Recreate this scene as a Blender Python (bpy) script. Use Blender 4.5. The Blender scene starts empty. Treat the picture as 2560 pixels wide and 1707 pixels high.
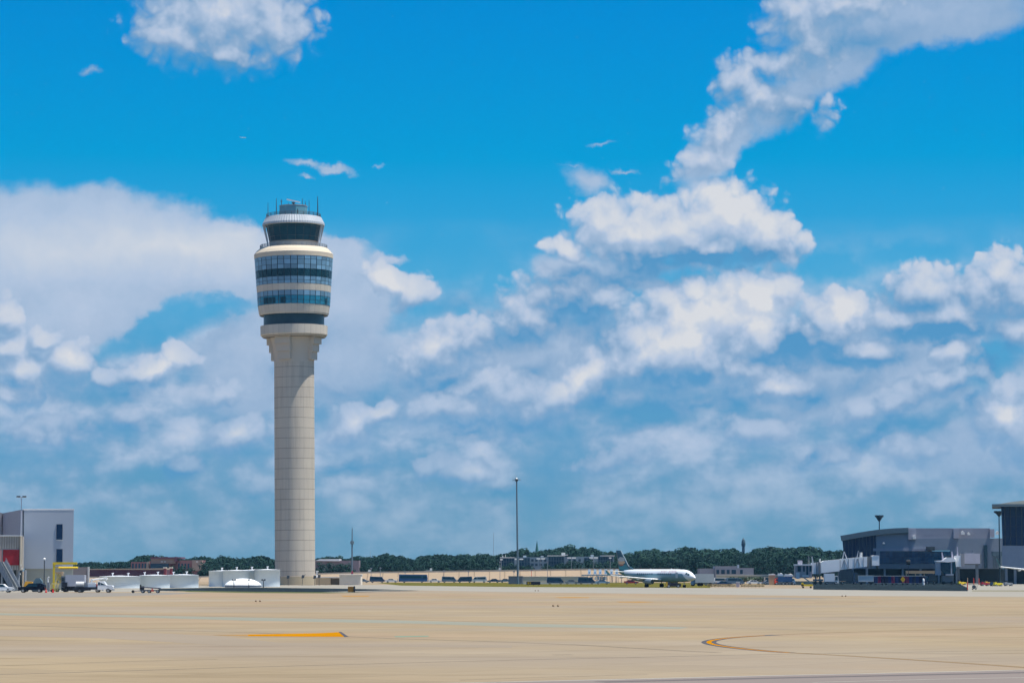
import bpy, bmesh, math, random
from mathutils import Vector, Matrix, Euler

# ------------------------------------------------------------------ camera
# photo pixels are 2560 x 1707; long lens from an apron window, 4.6 m above the concrete
F = 6900.0
HOR = 1424.0
CAMH = 4.6
PITCH = math.atan((HOR - 853.5) / F)
scene = bpy.context.scene
C = scene.collection
camd = bpy.data.cameras.new('camera')
cam = bpy.data.objects.new('camera', camd)
C.objects.link(cam)
cam.location = (0, 0, CAMH)
cam.rotation_euler = (math.pi / 2 + PITCH, 0, 0)
camd.sensor_width = 36.0
camd.lens = F / 2560.0 * 36.0
camd.clip_start = 0.5
camd.clip_end = 60000.0
scene.camera = cam
scene.render.resolution_x, scene.render.resolution_y = 1024, 682
scene.view_settings.view_transform = 'Standard'
scene.view_settings.look = 'None'
EXPOSURE = 0.45
scene.view_settings.exposure = EXPOSURE
scene.view_settings.gamma = 1.0

SUN_EL = math.radians(72.0)
SUN_DIR = Vector((math.cos(SUN_EL) * 0.975, -math.cos(SUN_EL) * 0.222, math.sin(SUN_EL)))


def ray(px, py):
    """direction of a photo pixel in the world"""
    x = (px - 1280.0) / F
    y = -(py - 853.5) / F
    c, s = math.cos(PITCH), math.sin(PITCH)
    return Vector((x, c - y * s, s + y * c))


def at(px, py, d):
    """world point seen at a photo pixel, d metres out"""
    r = ray(px, py)
    return Vector((r.x * d / r.y, d, CAMH + r.z * d / r.y))


def gx(px, d):
    return (px - 1280.0) / F * d / (math.cos(PITCH) - (-(HOR - 853.5) / F) * math.sin(PITCH)) if False else at(px, HOR, d).x


def gz(py, d):
    return at(1280, py, d).z


def ground(px, py):
    r = ray(px, py)
    k = -CAMH / r.z
    return Vector((r.x * k, r.y * k, 0.0))


# ------------------------------------------------------------------ world: sky texture with clouds laid out by direction
world = bpy.data.worlds.new('World')
scene.world = world
world.use_nodes = True
world.cycles.sampling_method = 'MANUAL'
world.cycles.sample_map_resolution = 256
nt = world.node_tree
nt.nodes.clear()


def node(t, kind, **kw):
    n = t.nodes.new(kind)
    for k, v in kw.items():
        setattr(n, k, v)
    return n


def math_node(t, op, a, b=None, c=None, clamp=False):
    n = t.nodes.new('ShaderNodeMath')
    n.operation = op
    n.use_clamp = clamp
    for i, v in enumerate((a, b, c)):
        if v is None:
            continue
        if isinstance(v, (int, float)):
            n.inputs[i].default_value = v
        else:
            t.links.new(v, n.inputs[i])
    return n.outputs[0]


def smooth(t, v, lo, hi, tolo=0.0, tohi=1.0):
    n = t.nodes.new('ShaderNodeMapRange')
    n.interpolation_type = 'SMOOTHSTEP'
    t.links.new(v, n.inputs[0])
    for i, q in enumerate((lo, hi, tolo, tohi)):
        n.inputs[1 + i].default_value = q
    return n.outputs[0]


def mixcol(t, fac, a, b, blend='MIX'):
    n = t.nodes.new('ShaderNodeMix')
    n.data_type = 'RGBA'
    n.blend_type = blend
    n.clamp_factor = True
    if isinstance(fac, (int, float)):
        n.inputs[0].default_value = fac
    else:
        t.links.new(fac, n.inputs[0])
    for i, v in ((6, a), (7, b)):
        if isinstance(v, tuple):
            n.inputs[i].default_value = v
        else:
            t.links.new(v, n.inputs[i])
    return n.outputs[2]


def ramp(t, fac, stops, interp='LINEAR'):
    n = t.nodes.new('ShaderNodeValToRGB')
    n.color_ramp.interpolation = interp
    e = n.color_ramp.elements
    e[0].position, e[0].color = stops[0]
    e[1].position, e[1].color = stops[-1]
    for p, c in stops[1:-1]:
        q = e.new(p)
        q.color = c
    if fac is not None:
        t.links.new(fac, n.inputs[0])
    return n.outputs[0]


def srgb(r, g, b):
    f = lambda v: (v / 255.0 / 12.92) if v / 255.0 <= 0.04045 else ((v / 255.0 + 0.055) / 1.055) ** 2.4
    return (f(r), f(g), f(b), 1.0)


def uv(px, py):
    r = ray(px, py).normalized()
    return (math.atan2(r.x, r.y) * 69.0, math.asin(r.z) * 69.0)


# cumulus heaps with firm edges: centre x, y, half sizes, tilt, gain
CUMULUS = [
    # high cloud above the tower
    (560, 30, 260, 160, 0, 1), (430, 90, 120, 85, 0, 1), (690, 60, 110, 120, 0, 1), (560, 130, 150, 65, -10, .8),
    # broken band running to the upper right corner
    (2000, 40, 130, 110, 10, .85), (2110, 15, 170, 70, 5, .75), (2020, 120, 120, 100, 20, .7), (1940, 165, 90, 60, 0, .7), (1855, 205, 85, 85, 0, .85), (1890, 255, 120, 85, 30, .7), (1985, 270, 140, 70, -6, .5),
    (2060, 280, 60, 70, 0, .42), (1800, 335, 130, 72, 46, .75), (1765, 395, 125, 60, 32, .75), (1715, 415, 60, 28, 30, .5),
    # flat based heap right of centre
    (1590, 585, 215, 118, 0, 1), (1510, 560, 110, 82, 0, 1), (1810, 545, 172, 122, -10, 1), (1920, 588, 128, 88, -22, 1), (1700, 580, 200, 112, 0, 1), (1420, 622, 90, 45, 0, .85), (1930, 618, 125, 54, 0, .85), (1790, 620, 200, 62, 0, .8), (1580, 655, 190, 50, 0, .6),
    # great diagonal bank
    (1380, 1000, 170, 75, 32, 1), (1480, 930, 140, 85, 36, 1), (1590, 860, 170, 125, 20, 1), (1690, 775, 110, 100, 0, 1), (1665, 745, 45, 50, 0, 1), (1800, 780, 190, 130, 0, 1), (1740, 725, 60, 60, 0, 1), (1880, 740, 130, 90, 0, 1), (1955, 725, 60, 60, 0, 1),
    (1890, 840, 140, 110, 0, 1), (1720, 880, 200, 120, 0, 1), (1860, 920, 160, 85, 0, .9), (1930, 960, 110, 50, 10, .85),
    # white head right of the dark gap
    (2090, 800, 110, 95, 0, 1), (2130, 770, 50, 65, 0, 1), (2040, 850, 110, 70, 0, .95), (2180, 880, 120, 55, 0, .85), (1985, 830, 60, 80, 40, .7),
    # lilac heaps at the right edge
    (2320, 730, 130, 85, 0, 1), (2380, 790, 170, 85, 0, 1), (2480, 740, 120, 100, 0, 1), (2500, 680, 75, 75, 0, 1), (2560, 740, 110, 110, 0, 1), (2560, 820, 130, 60, 0, .9), (2250, 800, 120, 70, 0, .85),
    # ragged pieces below them
    (2390, 880, 75, 70, 0, 1), (2360, 950, 130, 50, 25, .95), (2240, 1000, 110, 50, 20, .95), (2150, 1030, 90, 50, 20, .85), (2460, 920, 50, 40, 50, .75),
    (2500, 1040, 95, 95, 0, 1), (2520, 985, 65, 60, 0, 1), (2570, 1090, 110, 90, 0, 1), (1960, 970, 100, 55, 0, .9), (1900, 1075, 110, 55, 0, .9), (2270, 1125, 120, 60, 0, .8), (2090, 1140, 120, 40, 15, .75),
    # left foot of the anvil
    (15, 790, 50, 75, 0, 1), (25, 870, 80, 50, 0, 1), (60, 925, 110, 70, -10, 1), (35, 985, 100, 50, 0, .9), (175, 905, 75, 65, 0, 1), (110, 850, 60, 40, 0, .95),
    (390, 925, 125, 45, 16, 1), (440, 890, 45, 50, 20, 1), (260, 945, 60, 35, 0, .75),
    (590, 1085, 100, 60, 25, .95), (460, 1170, 65, 40, 20, .9), (545, 985, 90, 45, 10, .75), (120, 1080, 150, 55, 0, .7), (330, 1045, 60, 45, 0, .7),
    # right of the tower
    (975, 705, 85, 42, -28, 1), (1030, 735, 75, 50, 20, .95), (1085, 880, 150, 80, 26, .95), (1180, 845, 95, 75, 0, .85), (1190, 955, 130, 50, 18, .95),
    (1120, 1020, 190, 60, 0, .95), (1270, 985, 130, 80, 0, .95), (880, 1070, 90, 65, 35, 1), (955, 1030, 75, 30, 12, .95), (1150, 1180, 110, 50, -8, .9), (1075, 1170, 60, 40, 0, .85),
    (1430, 740, 190, 100, 0, .82), (1330, 790, 130, 90, 0, .78), (1520, 745, 95, 70, 20, .85), (1530, 1150, 130, 45, 10, .75),
]
# soft sheets: anvil left, wisps, veils
SHEETS = [
    (60, 640, 420, 215, -2, 1), (300, 620, 420, 180, -5, 1), (520, 640, 360, 130, -10, 1), (680, 650, 300, 95, -12, 1), (180, 790, 380, 130, 14, 1), (820, 640, 200, 70, -10, .9),
    (980, 650, 170, 36, -2, .7), (1010, 700, 160, 26, 12, .6), (860, 760, 200, 130, 0, .8), (640, 900, 230, 170, 30, .75), (820, 900, 260, 160, 0, .6),
    (2280, 45, 400, 95, 8, .82), (2080, 140, 190, 110, 25, .75), (1960, 250, 200, 90, 30, .55), (1800, 380, 190, 70, 38, .55), (1470, 450, 120, 60, -20, .36), (2420, 50, 200, 80, 10, .6),
    (1560, 700, 220, 75, 0, .7), (1400, 660, 160, 50, -10, .5), (1400, 880, 260, 120, 0, .6), (1160, 930, 320, 150, 10, .55), (2200, 920, 350, 150, 0, .7), (2050, 980, 300, 130, 0, .6),
    (2400, 860, 280, 90, 0, .7), (225, 178, 45, 18, 0, .27), (2480, 1130, 300, 120, 0, .6),
    (760, 405, 75, 16, -15, .32), (835, 427, 75, 15, -12, .34), (760, 443, 35, 9, 0, .27), (945, 420, 35, 8, 0, .27), (1500, 360, 70, 12, 4, .29), (1430, 415, 70, 12, 0, .25), (1560, 420, 70, 14, 5, .29),
]
# holes where clear blue shows between the clouds
CLEAR = [
    (1830, 690, 240, 26, 0, 1), (1960, 480, 120, 60, -35, .8), (1290, 540, 60, 60, 0, .6),
    (420, 805, 190, 70, 22, 1), (520, 770, 120, 40, 5, .8), (300, 870, 110, 50, 10, .7), (1120, 640, 190, 110, 0, 1), (1240, 700, 110, 90, 20, .8), (1040, 780, 100, 70, 30, .6), (1540, 740, 90, 60, 0, .7), (2080, 660, 140, 60, 0, 1),
    (2470, 905, 110, 90, 30, .9), (1950, 690, 80, 40, 0, .6), (380, 1185, 220, 50, 8, .6), (1640, 1045, 190, 45, 5, .5), (1180, 640, 240, 120, 0, .6), (2250, 640, 200, 50, 0, .8), (250, 1000, 70, 40, 0, .4), (900, 640, 60, 30, 0, .3), (1480, 870, 90, 40, 30, .5), (1160, 790, 70, 50, 20, .5), (1230, 1240, 170, 30, 5, .3),
]
# where shade gathers (negative) or the sun catches (positive)
SHADES = [
    (1985, 865, 85, 75, 40, -1.0), (1640, 1040, 190, 75, 5, -.95), (1520, 850, 150, 60, 0, -.35), (2030, 1000, 110, 60, 20, -.6), (2100, 905, 150, 40, 0, -.6),
    (1900, 640, 200, 45, 0, -.45), (1640, 680, 170, 50, 0, -.4), (1750, 945, 100, 50, 20, -.35), (1650, 960, 120, 70, 0, -.4), (380, 1185, 190, 55, 8, -.8), (330, 975, 140, 50, 0, -.4),
    (1110, 950, 150, 50, 10, -.45), (880, 1170, 200, 40, 5, -.45), (1180, 1090, 150, 35, 0, -.6), (1250, 1235, 170, 35, 5, -.6), (2200, 1080, 150, 40, 25, -.5), (2420, 990, 90, 60, 20, -.4),
    (2300, 830, 200, 45, 0, -.25), (700, 930, 120, 60, 0, -.3), (640, 1240, 150, 40, 10, -.3), (2000, 1150, 160, 40, 10, -.4), (120, 1000, 140, 60, 10, -.25), (2480, 900, 120, 70, 0, -.35),
    (1720, 830, 190, 110, 20, .35), (1880, 770, 130, 90, -20, .35), (1830, 530, 170, 80, -10, .35), (2110, 790, 70, 60, 0, .3), (400, 915, 100, 45, 15, .4), (450, 620, 420, 120, -8, .3), (600, 600, 200, 70, -10, .2),
    (1600, 590, 150, 60, 0, .2), (180, 900, 60, 50, 0, .25), (40, 930, 90, 60, 0, .2), (960, 705, 80, 45, -25, .3), (2510, 1050, 80, 80, 0, .2), (1440, 960, 120, 60, 35, .2), (590, 1080, 80, 45, 25, .2),
    (1160, 760, 150, 60, 0, -.3), (1300, 850, 180, 60, 10, -.4), (1400, 690, 150, 40, 0, -.25), (1330, 930, 120, 40, 25, -.3), (1750, 1010, 200, 50, 0, -.35), (2230, 900, 150, 50, 10, -.35), (2300, 1060, 150, 40, 10, -.3), (2520, 900, 90, 50, 0, -.3),
    (780, 830, 150, 60, 0, -.25), (850, 980, 130, 40, 0, -.2), (560, 830, 120, 60, 20, -.1), (250, 1080, 200, 60, 0, -.2), (2150, 960, 120, 40, 20, -.3), (2380, 830, 250, 35, 0, -.35), (1830, 1000, 120, 40, 0, -.3), (1500, 1000, 140, 50, 30, -.3), (1250, 1060, 200, 40, 5, -.25), (560, 175, 220, 45, -5, -.45), (2150, 110, 250, 60, 12, -.4), (1980, 290, 150, 60, 0, -.4), (1560, 700, 260, 50, 0, -.45),
    (1740, 790, 170, 80, 30, .45), (1600, 880, 120, 80, 30, .4), (1920, 770, 100, 70, 0, .4), (1450, 950, 130, 50, 35, .35), (2110, 780, 80, 60, 0, .35), (2330, 720, 90, 50, 0, .2), (2490, 690, 80, 50, 0, .2), (950, 1030, 70, 30, 12, .3), (880, 1060, 60, 50, 35, .25), (1090, 870, 110, 50, 25, .2), (2510, 1040, 80, 70, 0, .3), (1950, 965, 70, 35, 0, .2), (2360, 930, 110, 35, 25, .2), (1180, 1175, 80, 30, 0, .25), (600, 1080, 70, 40, 25, .15), (460, 1165, 50, 30, 0, .2), (550, 40, 160, 70, 0, .25), (1790, 480, 170, 60, -5, .2),
    (1700, 655, 280, 32, 0, -.5), (1900, 900, 150, 50, 15, -.3), (1450, 800, 150, 60, 0, -.3), (1560, 640, 140, 30, 0, -.2), (2080, 870, 120, 35, 0, -.35), (2360, 840, 220, 35, 0, -.3), (30, 960, 120, 40, 0, -.2), (150, 640, 350, 130, -5, .2),
    (1430, 745, 190, 100, 0, -.45), (2330, 750, 220, 100, 0, -.32), (2510, 740, 170, 130, 0, -.28), (1790, 645, 260, 34, 0, -.45), (1150, 850, 180, 90, 20, -.12), (2280, 980, 160, 60, 20, -.12),
]


def noise(t, vec, scale, detail, rough=0.55, kind='FBM', lac=2.0, dim='2D'):
    n = t.nodes.new('ShaderNodeTexNoise')
    n.noise_dimensions = dim
    n.noise_type = kind
    n.inputs['Scale'].default_value = scale
    n.inputs['Detail'].default_value = detail
    n.inputs['Roughness'].default_value = rough
    n.inputs['Lacunarity'].default_value = lac
    if vec is not None:
        t.links.new(vec, n.inputs['Vector'])
    return n


def vmath(t, op, a, b=None, scale=None, out=0):
    n = t.nodes.new('ShaderNodeVectorMath')
    n.operation = op
    for i, v in enumerate((a, b)):
        if v is None:
            continue
        if isinstance(v, tuple):
            n.inputs[i].default_value = v
        else:
            t.links.new(v, n.inputs[i])
    if scale is not None:
        n.inputs['Scale'].default_value = scale
    return n.outputs[out]


def blob_chain(t, p, blobs, additive=False):
    """largest (or summed) falloff of a list of ellipses at sky position p"""
    acc = None
    for px, py, rx, ry, rot, gain in blobs:
        u, v = uv(px, py)
        m = t.nodes.new('ShaderNodeMapping')
        m.vector_type = 'TEXTURE'
        m.inputs['Location'].default_value = (u, v, 0)
        m.inputs['Rotation'].default_value = (0, 0, math.radians(rot))
        m.inputs['Scale'].default_value = (rx / 100.0, ry / 100.0, 1)
        t.links.new(p, m.inputs['Vector'])
        s = t.nodes.new('ShaderNodeTexGradient')
        s.gradient_type = 'QUADRATIC_SPHERE' if additive else 'SPHERICAL'
        t.links.new(m.outputs[0], s.inputs[0])
        if additive:
            acc = math_node(t, 'MULTIPLY_ADD', s.outputs['Fac'], gain * 1.6, acc if acc is not None else 0.0)
        else:
            w = math_node(t, 'MULTIPLY', s.outputs['Fac'], gain) if gain != 1 else s.outputs['Fac']
            acc = w if acc is None else math_node(t, 'MAXIMUM', acc, w)
    if acc is None:
        n = t.nodes.new('ShaderNodeValue')
        n.outputs[0].default_value = 0.0
        acc = n.outputs[0]
    return acc


def near(blobs, u0, u1, v0, v1, pad=0.75):
    out = []
    for b in blobs:
        u, v = uv(b[0], b[1])
        c, s = abs(math.cos(math.radians(b[4]))), abs(math.sin(math.radians(b[4])))
        ex, ey = (b[2] * c + b[3] * s) / 100.0 + pad, (b[2] * s + b[3] * c) / 100.0 + pad
        if u + ex > u0 and u - ex < u1 and v + ey > v0 and v - ey < v1:
            out.append(b)
    return out


tc = node(nt, 'ShaderNodeTexCoord')
sep = node(nt, 'ShaderNodeSeparateXYZ')
nt.links.new(tc.outputs['Generated'], sep.inputs[0])
az = math_node(nt, 'ARCTAN2', sep.outputs[0], sep.outputs[1])
el = math_node(nt, 'ARCSINE', sep.outputs[2])
U = math_node(nt, 'MULTIPLY', az, 69.0)
V = math_node(nt, 'MULTIPLY', el, 69.0)
comb = node(nt, 'ShaderNodeCombineXYZ')
nt.links.new(U, comb.inputs[0])
nt.links.new(V, comb.inputs[1])
P = comb.outputs[0]

sky = node(nt, 'ShaderNodeTexSky')
sky.sky_type = 'NISHITA'
sky.sun_disc = False
sky.sun_elevation = SUN_EL
sky.sun_rotation = math.atan2(SUN_DIR.x, SUN_DIR.y)
sky.air_density = 1.0
sky.dust_density = 0.6
sky.ozone_density = 3.0
SKY_STRENGTH = 0.1

# clear air: deep saturated blue above, paler towards the horizon
elf = math_node(nt, 'DIVIDE', V, 16.0, clamp=True)
tint = ramp(nt, elf, [(0.0, (.30, .78, 1.42, 1)), (0.125, (.23, .62, 1.14, 1)), (0.26, (.21, .60, 1.02, 1)), (0.45, (.17, .80, 1.15, 1)),
                      (0.64, (.0, .80, 1.19, 1)), (0.88, (.0, .74, 1.25, 1)), (1.0, (.0, .69, 1.22, 1))])
blue = mixcol(nt, 1.0, sky.outputs[0], tint, 'MULTIPLY')
blue = vmath(nt, 'SCALE', blue, None, SKY_STRENGTH)

# noises shared by every part of the sky window
DELTA = (0.12, 0.34, 0)
nv = noise(nt, vmath(nt, 'MULTIPLY', P, (0.75, 1.35, 1)), 0.72, 5, 0.56)
nv2 = noise(nt, vmath(nt, 'MULTIPLY', P, (0.8, 1.2, 1)), 0.5, 3, 0.55)
ws = noise(nt, P, 0.9, 5, 0.6)
wsv = vmath(nt, 'SCALE', vmath(nt, 'SUBTRACT', ws.outputs['Color'], (0.5, 0.5, 0.5)), None, 0.75)
ps = vmath(nt, 'MULTIPLY', vmath(nt, 'ADD', P, wsv), (1, 1, 0))
fine = noise(nt, vmath(nt, 'ADD', P, wsv), 2.2, 4, 0.6)
fv = math_node(nt, 'SUBTRACT', fine.outputs['Fac'], 0.5)


def heap_noise(p):
    w = noise(nt, p, 1.25, 4, 0.46)
    wv = vmath(nt, 'SUBTRACT', w.outputs['Color'], (0.5, 0.5, 0.5))
    wp = vmath(nt, 'MULTIPLY', vmath(nt, 'ADD', p, vmath(nt, 'SCALE', wv, None, 0.38)), (1, 1, 0))
    vo = nt.nodes.new('ShaderNodeTexVoronoi')
    vo.feature = 'F1'
    vo.voronoi_dimensions = '2D'
    vo.inputs['Scale'].default_value = 2.1
    vo.inputs['Detail'].default_value = 2.0
    vo.inputs['Roughness'].default_value = 0.42
    nt.links.new(vmath(nt, 'ADD', p, vmath(nt, 'SCALE', wv, None, 0.40)), vo.inputs['Vector'])
    return wp, math_node(nt, 'SUBTRACT', 0.42, vo.outputs['Distance'])


wpA, puffA = heap_noise(P)
wpB, puffB = heap_noise(vmath(nt, 'ADD', P, DELTA))

col_lit = srgb(221, 222, 226)
col_mid = srgb(182, 198, 222)
col_low = srgb(138, 170, 204)
col_dark = srgb(84, 150, 198)


def cloud_colour(t, v):
    return ramp(t, v, [(0.0, col_dark), (0.30, col_low), (0.62, col_mid), (1.0, col_lit)])


# higher clouds are whiter, the low bank fades into the air
g3 = lambda v: (v, v, v, 1)
alt = ramp(nt, elf, [(0.0, g3(.02)), (0.12, g3(.06)), (0.30, g3(.12)), (0.42, g3(.20)), (0.52, g3(.29)), (0.62, g3(.25)), (0.74, g3(.10)), (1.0, g3(.05))])
veil0 = math_node(nt, 'ADD', math_node(nt, 'MULTIPLY', nv.outputs['Fac'], 0.55), math_node(nt, 'MULTIPLY', nv2.outputs['Fac'], 0.45))
veil_amt = ramp(nt, elf, [(0.0, g3(.6)), (0.10, g3(.74)), (0.2, g3(.95)), (0.34, g3(.95)), (0.42, g3(.66)), (0.50, g3(.15)), (0.55, g3(0)), (1.0, g3(0))])
veil0 = math_node(nt, 'MULTIPLY_ADD', puffA, 0.09, veil0)
veil = math_node(nt, 'MULTIPLY', math_node(nt, 'MULTIPLY_ADD', smooth(nt, veil0, 0.32, 0.58), 0.52, 0.48), veil_amt)
air = smooth(nt, V, 0.0, 3.4, 0.5, 0.0)
height = smooth(nt, V, 2.4, 6.2)
AIR = srgb(100, 152, 182)


CUM_L = [(a, b, c * 1.2, d * 1.2, e, f) for a, b, c, d, e, f in CUMULUS]
SHARED = [('ps', ps), ('heap position', wpA), ('lit position', wpB), ('puff', puffA), ('lit puff', puffB), ('veil noise', veil0), ('veil', veil),
          ('altitude tone', alt), ('streak', nv.outputs['Fac']), ('fine', fv), ('blue', blue), ('air', air), ('height', height)]


def window_colour(u0, u1, v0, v1):
    """one cell of the sky as its own small node group"""
    cum, she, sha, cle = [near(q, u0, u1, v0, v1) for q in (CUM_L, SHEETS, SHADES, CLEAR)]
    g = bpy.data.node_groups.new('sky cell', 'ShaderNodeTree')
    for nm, so in SHARED:
        kind = 'NodeSocketColor' if nm == 'blue' else 'NodeSocketVector' if nm in ('ps', 'heap position', 'lit position') else 'NodeSocketFloat'
        g.interface.new_socket(nm, in_out='INPUT', socket_type=kind)
    g.interface.new_socket('shader', in_out='OUTPUT', socket_type='NodeSocketShader')
    gi, go = g.nodes.new('NodeGroupInput'), g.nodes.new('NodeGroupOutput')
    q_ps, q_a, q_b, q_puffa, q_puffb, q_vn, q_veil, q_alt, q_st, q_fine, q_blue, q_air, q_h = gi.outputs[:13]
    shade = blob_chain(g, q_ps, sha, True)
    clear = blob_chain(g, q_ps, cle)
    q_veil = math_node(g, 'MULTIPLY', q_veil, smooth(g, clear, 0.0, 0.6, 1.0, 0.12))
    tone_v = math_node(g, 'ADD', math_node(g, 'MULTIPLY_ADD', shade, 0.5, 0.36), q_alt)
    tone_v = math_node(g, 'MULTIPLY_ADD', math_node(g, 'SUBTRACT', q_vn, 0.5), 1.5, tone_v, clamp=True)
    col = mixcol(g, q_veil, q_blue, cloud_colour(g, tone_v))
    if she:
        ms = blob_chain(g, q_ps, she)
        sheet = smooth(g, math_node(g, 'MULTIPLY_ADD', clear, -0.7, math_node(g, 'MULTIPLY_ADD', math_node(g, 'SUBTRACT', q_st, 0.5), 0.25, ms)), 0.08, 0.34)
        tone_s = math_node(g, 'ADD', math_node(g, 'MULTIPLY_ADD', shade, 0.6, 0.22), q_alt)
        tone_s = math_node(g, 'MULTIPLY_ADD', ms, 0.22, tone_s)
        tone_s = math_node(g, 'MULTIPLY_ADD', q_fine, 0.16, tone_s, clamp=True)
        col = mixcol(g, math_node(g, 'MULTIPLY', sheet, 0.92), col, cloud_colour(g, tone_s))
    if cum:
        ca, cb = blob_chain(g, q_a, cum), blob_chain(g, q_b, cum)
        heap = math_node(g, 'MULTIPLY_ADD', q_puffa, 0.34, ca)
        # how fast the heap thins towards the light: tops positive, feet negative
        slope = math_node(g, 'MULTIPLY_ADD', math_node(g, 'SUBTRACT', q_puffa, q_puffb), 0.26, math_node(g, 'SUBTRACT', ca, cb))
        lit = smooth(g, slope, -0.34, 0.46)
        crisp = smooth(g, heap, 0.08, 0.27)
        misty = smooth(g, heap, 0.03, 0.52)
        mask = math_node(g, 'ADD', math_node(g, 'MULTIPLY', crisp, lit), math_node(g, 'MULTIPLY', misty, math_node(g, 'SUBTRACT', 1.0, lit)))
        lit = math_node(g, 'MULTIPLY', lit, math_node(g, 'MULTIPLY_ADD', q_h, 0.42, 0.58))
        mask = math_node(g, 'MULTIPLY', mask, math_node(g, 'MULTIPLY_ADD', q_h, 0.16, 0.84))
        core = smooth(g, heap, 0.15, 0.75)
        tone = math_node(g, 'ADD', math_node(g, 'MULTIPLY', lit, 0.52), math_node(g, 'MULTIPLY_ADD', shade, 0.80, q_alt))
        tone = math_node(g, 'MULTIPLY_ADD', core, 0.14, tone)
        tone = math_node(g, 'MULTIPLY_ADD', q_fine, 0.15, tone, clamp=True)
        col = mixcol(g, math_node(g, 'MULTIPLY', mask, 0.96), col, cloud_colour(g, tone))
    col = mixcol(g, q_air, col, AIR)
    b = node(g, 'ShaderNodeBackground')
    b.inputs[1].default_value = 2.0 ** -EXPOSURE
    g.links.new(col, b.inputs[0])
    g.links.new(b.outputs[0], go.inputs[0])
    n = node(nt, 'ShaderNodeGroup')
    n.node_tree = g
    for i, (nm, so) in enumerate(SHARED):
        nt.links.new(so, n.inputs[i])
    return n.outputs[0]


def shader_mix(fac, a, b):
    m = node(nt, 'ShaderNodeMixShader')
    nt.links.new(fac, m.inputs[0])
    nt.links.new(a, m.inputs[1])
    nt.links.new(b, m.inputs[2])
    return m.outputs[0]


def split(us, vs):
    """binary tree over sky cells, so each ray only works through the clouds near it"""
    if len(us) == 2 and len(vs) == 2:
        return window_colour(us[0], us[1], vs[0], vs[1])
    if len(us) >= len(vs):
        k = len(us) // 2
        return shader_mix(math_node(nt, 'GREATER_THAN', U, us[k]), split(us[:k + 1], vs), split(us[k:], vs))
    k = len(vs) // 2
    return shader_mix(math_node(nt, 'GREATER_THAN', V, vs[k]), split(us, vs[:k + 1]), split(us, vs[k:]))


U_CUTS = [-16, -9.5, -6.5, -3.5, -0.5, 2.5, 5.5, 8.5, 11, 16]
V_CUTS = [-1, 2.5, 4.2, 5.8, 7.6, 10.4, 16]
inside = split(U_CUTS, V_CUTS)
# the rest of the dome: the same air with loose heaps of fair weather cloud
ngen = noise(nt, vmath(nt, 'MULTIPLY', tc.outputs['Generated'], (1, 1, 2.2)), 3.0, 4, 0.55, dim='3D')
rest = mixcol(nt, smooth(nt, ngen.outputs['Fac'], 0.53, 0.63, 0.0, 0.85), blue, col_mid)
rest = mixcol(nt, veil_amt, rest, col_low)
bgo = node(nt, 'ShaderNodeBackground')
bgo.inputs[1].default_value = 2.0 ** -EXPOSURE
nt.links.new(rest, bgo.inputs[0])
box = math_node(nt, 'MULTIPLY', math_node(nt, 'LESS_THAN', math_node(nt, 'ABSOLUTE', U), 15.9), math_node(nt, 'LESS_THAN', V, 15.9))
box = math_node(nt, 'MULTIPLY', box, math_node(nt, 'GREATER_THAN', V, -0.9))
wout = node(nt, 'ShaderNodeOutputWorld')
nt.links.new(shader_mix(box, bgo.outputs[0], inside), wout.inputs[0])

# ------------------------------------------------------------------ sun
sund = bpy.data.lights.new('sun', 'SUN')
sund.energy = 5.0
sund.angle = math.radians(0.53)
sund.color = (1.0, 0.93, 0.82)
sun = bpy.data.objects.new('sun', sund)
C.objects.link(sun)
sun.location = (200, 300, 400)
sun.rotation_euler = SUN_DIR.to_track_quat('Z', 'Y').to_euler()

# ------------------------------------------------------------------ materials
MATS = {}


def mat(name, col, rough=0.6, metal=0.0, var=0.12, scale=0.6, spec=0.4, island=0.0, stretch=None):
    """plain surface with a little noise in tone; island>0 also varies each loose piece"""
    if name in MATS:
        return MATS[name]
    m = bpy.data.materials.new(name)
    m.use_nodes = True
    t = m.node_tree
    b = t.nodes['Principled BSDF']
    b.inputs['Roughness'].default_value = rough
    b.inputs['Metallic'].default_value = metal
    b.inputs['Specular IOR Level'].default_value = spec
    c = (col[0], col[1], col[2], 1)
    tcn = t.nodes.new('ShaderNodeTexCoord')
    vec = tcn.outputs['Object']
    if stretch:
        vec = vmath(t, 'MULTIPLY', vec, stretch)
    n = noise(t, vec, scale, 4, 0.6, dim='3D')
    f = math_node(t, 'MULTIPLY_ADD', math_node(t, 'SUBTRACT', n.outputs['Fac'], 0.5), var * 2.5, 1.0)
    if island:
        ge = t.nodes.new('ShaderNodeNewGeometry')
        f = math_node(t, 'MULTIPLY', f, math_node(t, 'MULTIPLY_ADD', ge.outputs['Random Per Island'], island, 1.0 - island * 0.5))
    t.links.new(vmath(t, 'SCALE', c[:3], None, 1.0), b.inputs['Base Color'])
    sc = t.nodes[-1] if False else None
    v = t.nodes.new('ShaderNodeVectorMath')
    v.operation = 'SCALE'
    v.inputs[0].default_value = c[:3]
    t.links.new(f, v.inputs['Scale'])
    t.links.new(v.outputs[0], b.inputs['Base Color'])
    MATS[name] = m
    return m


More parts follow.
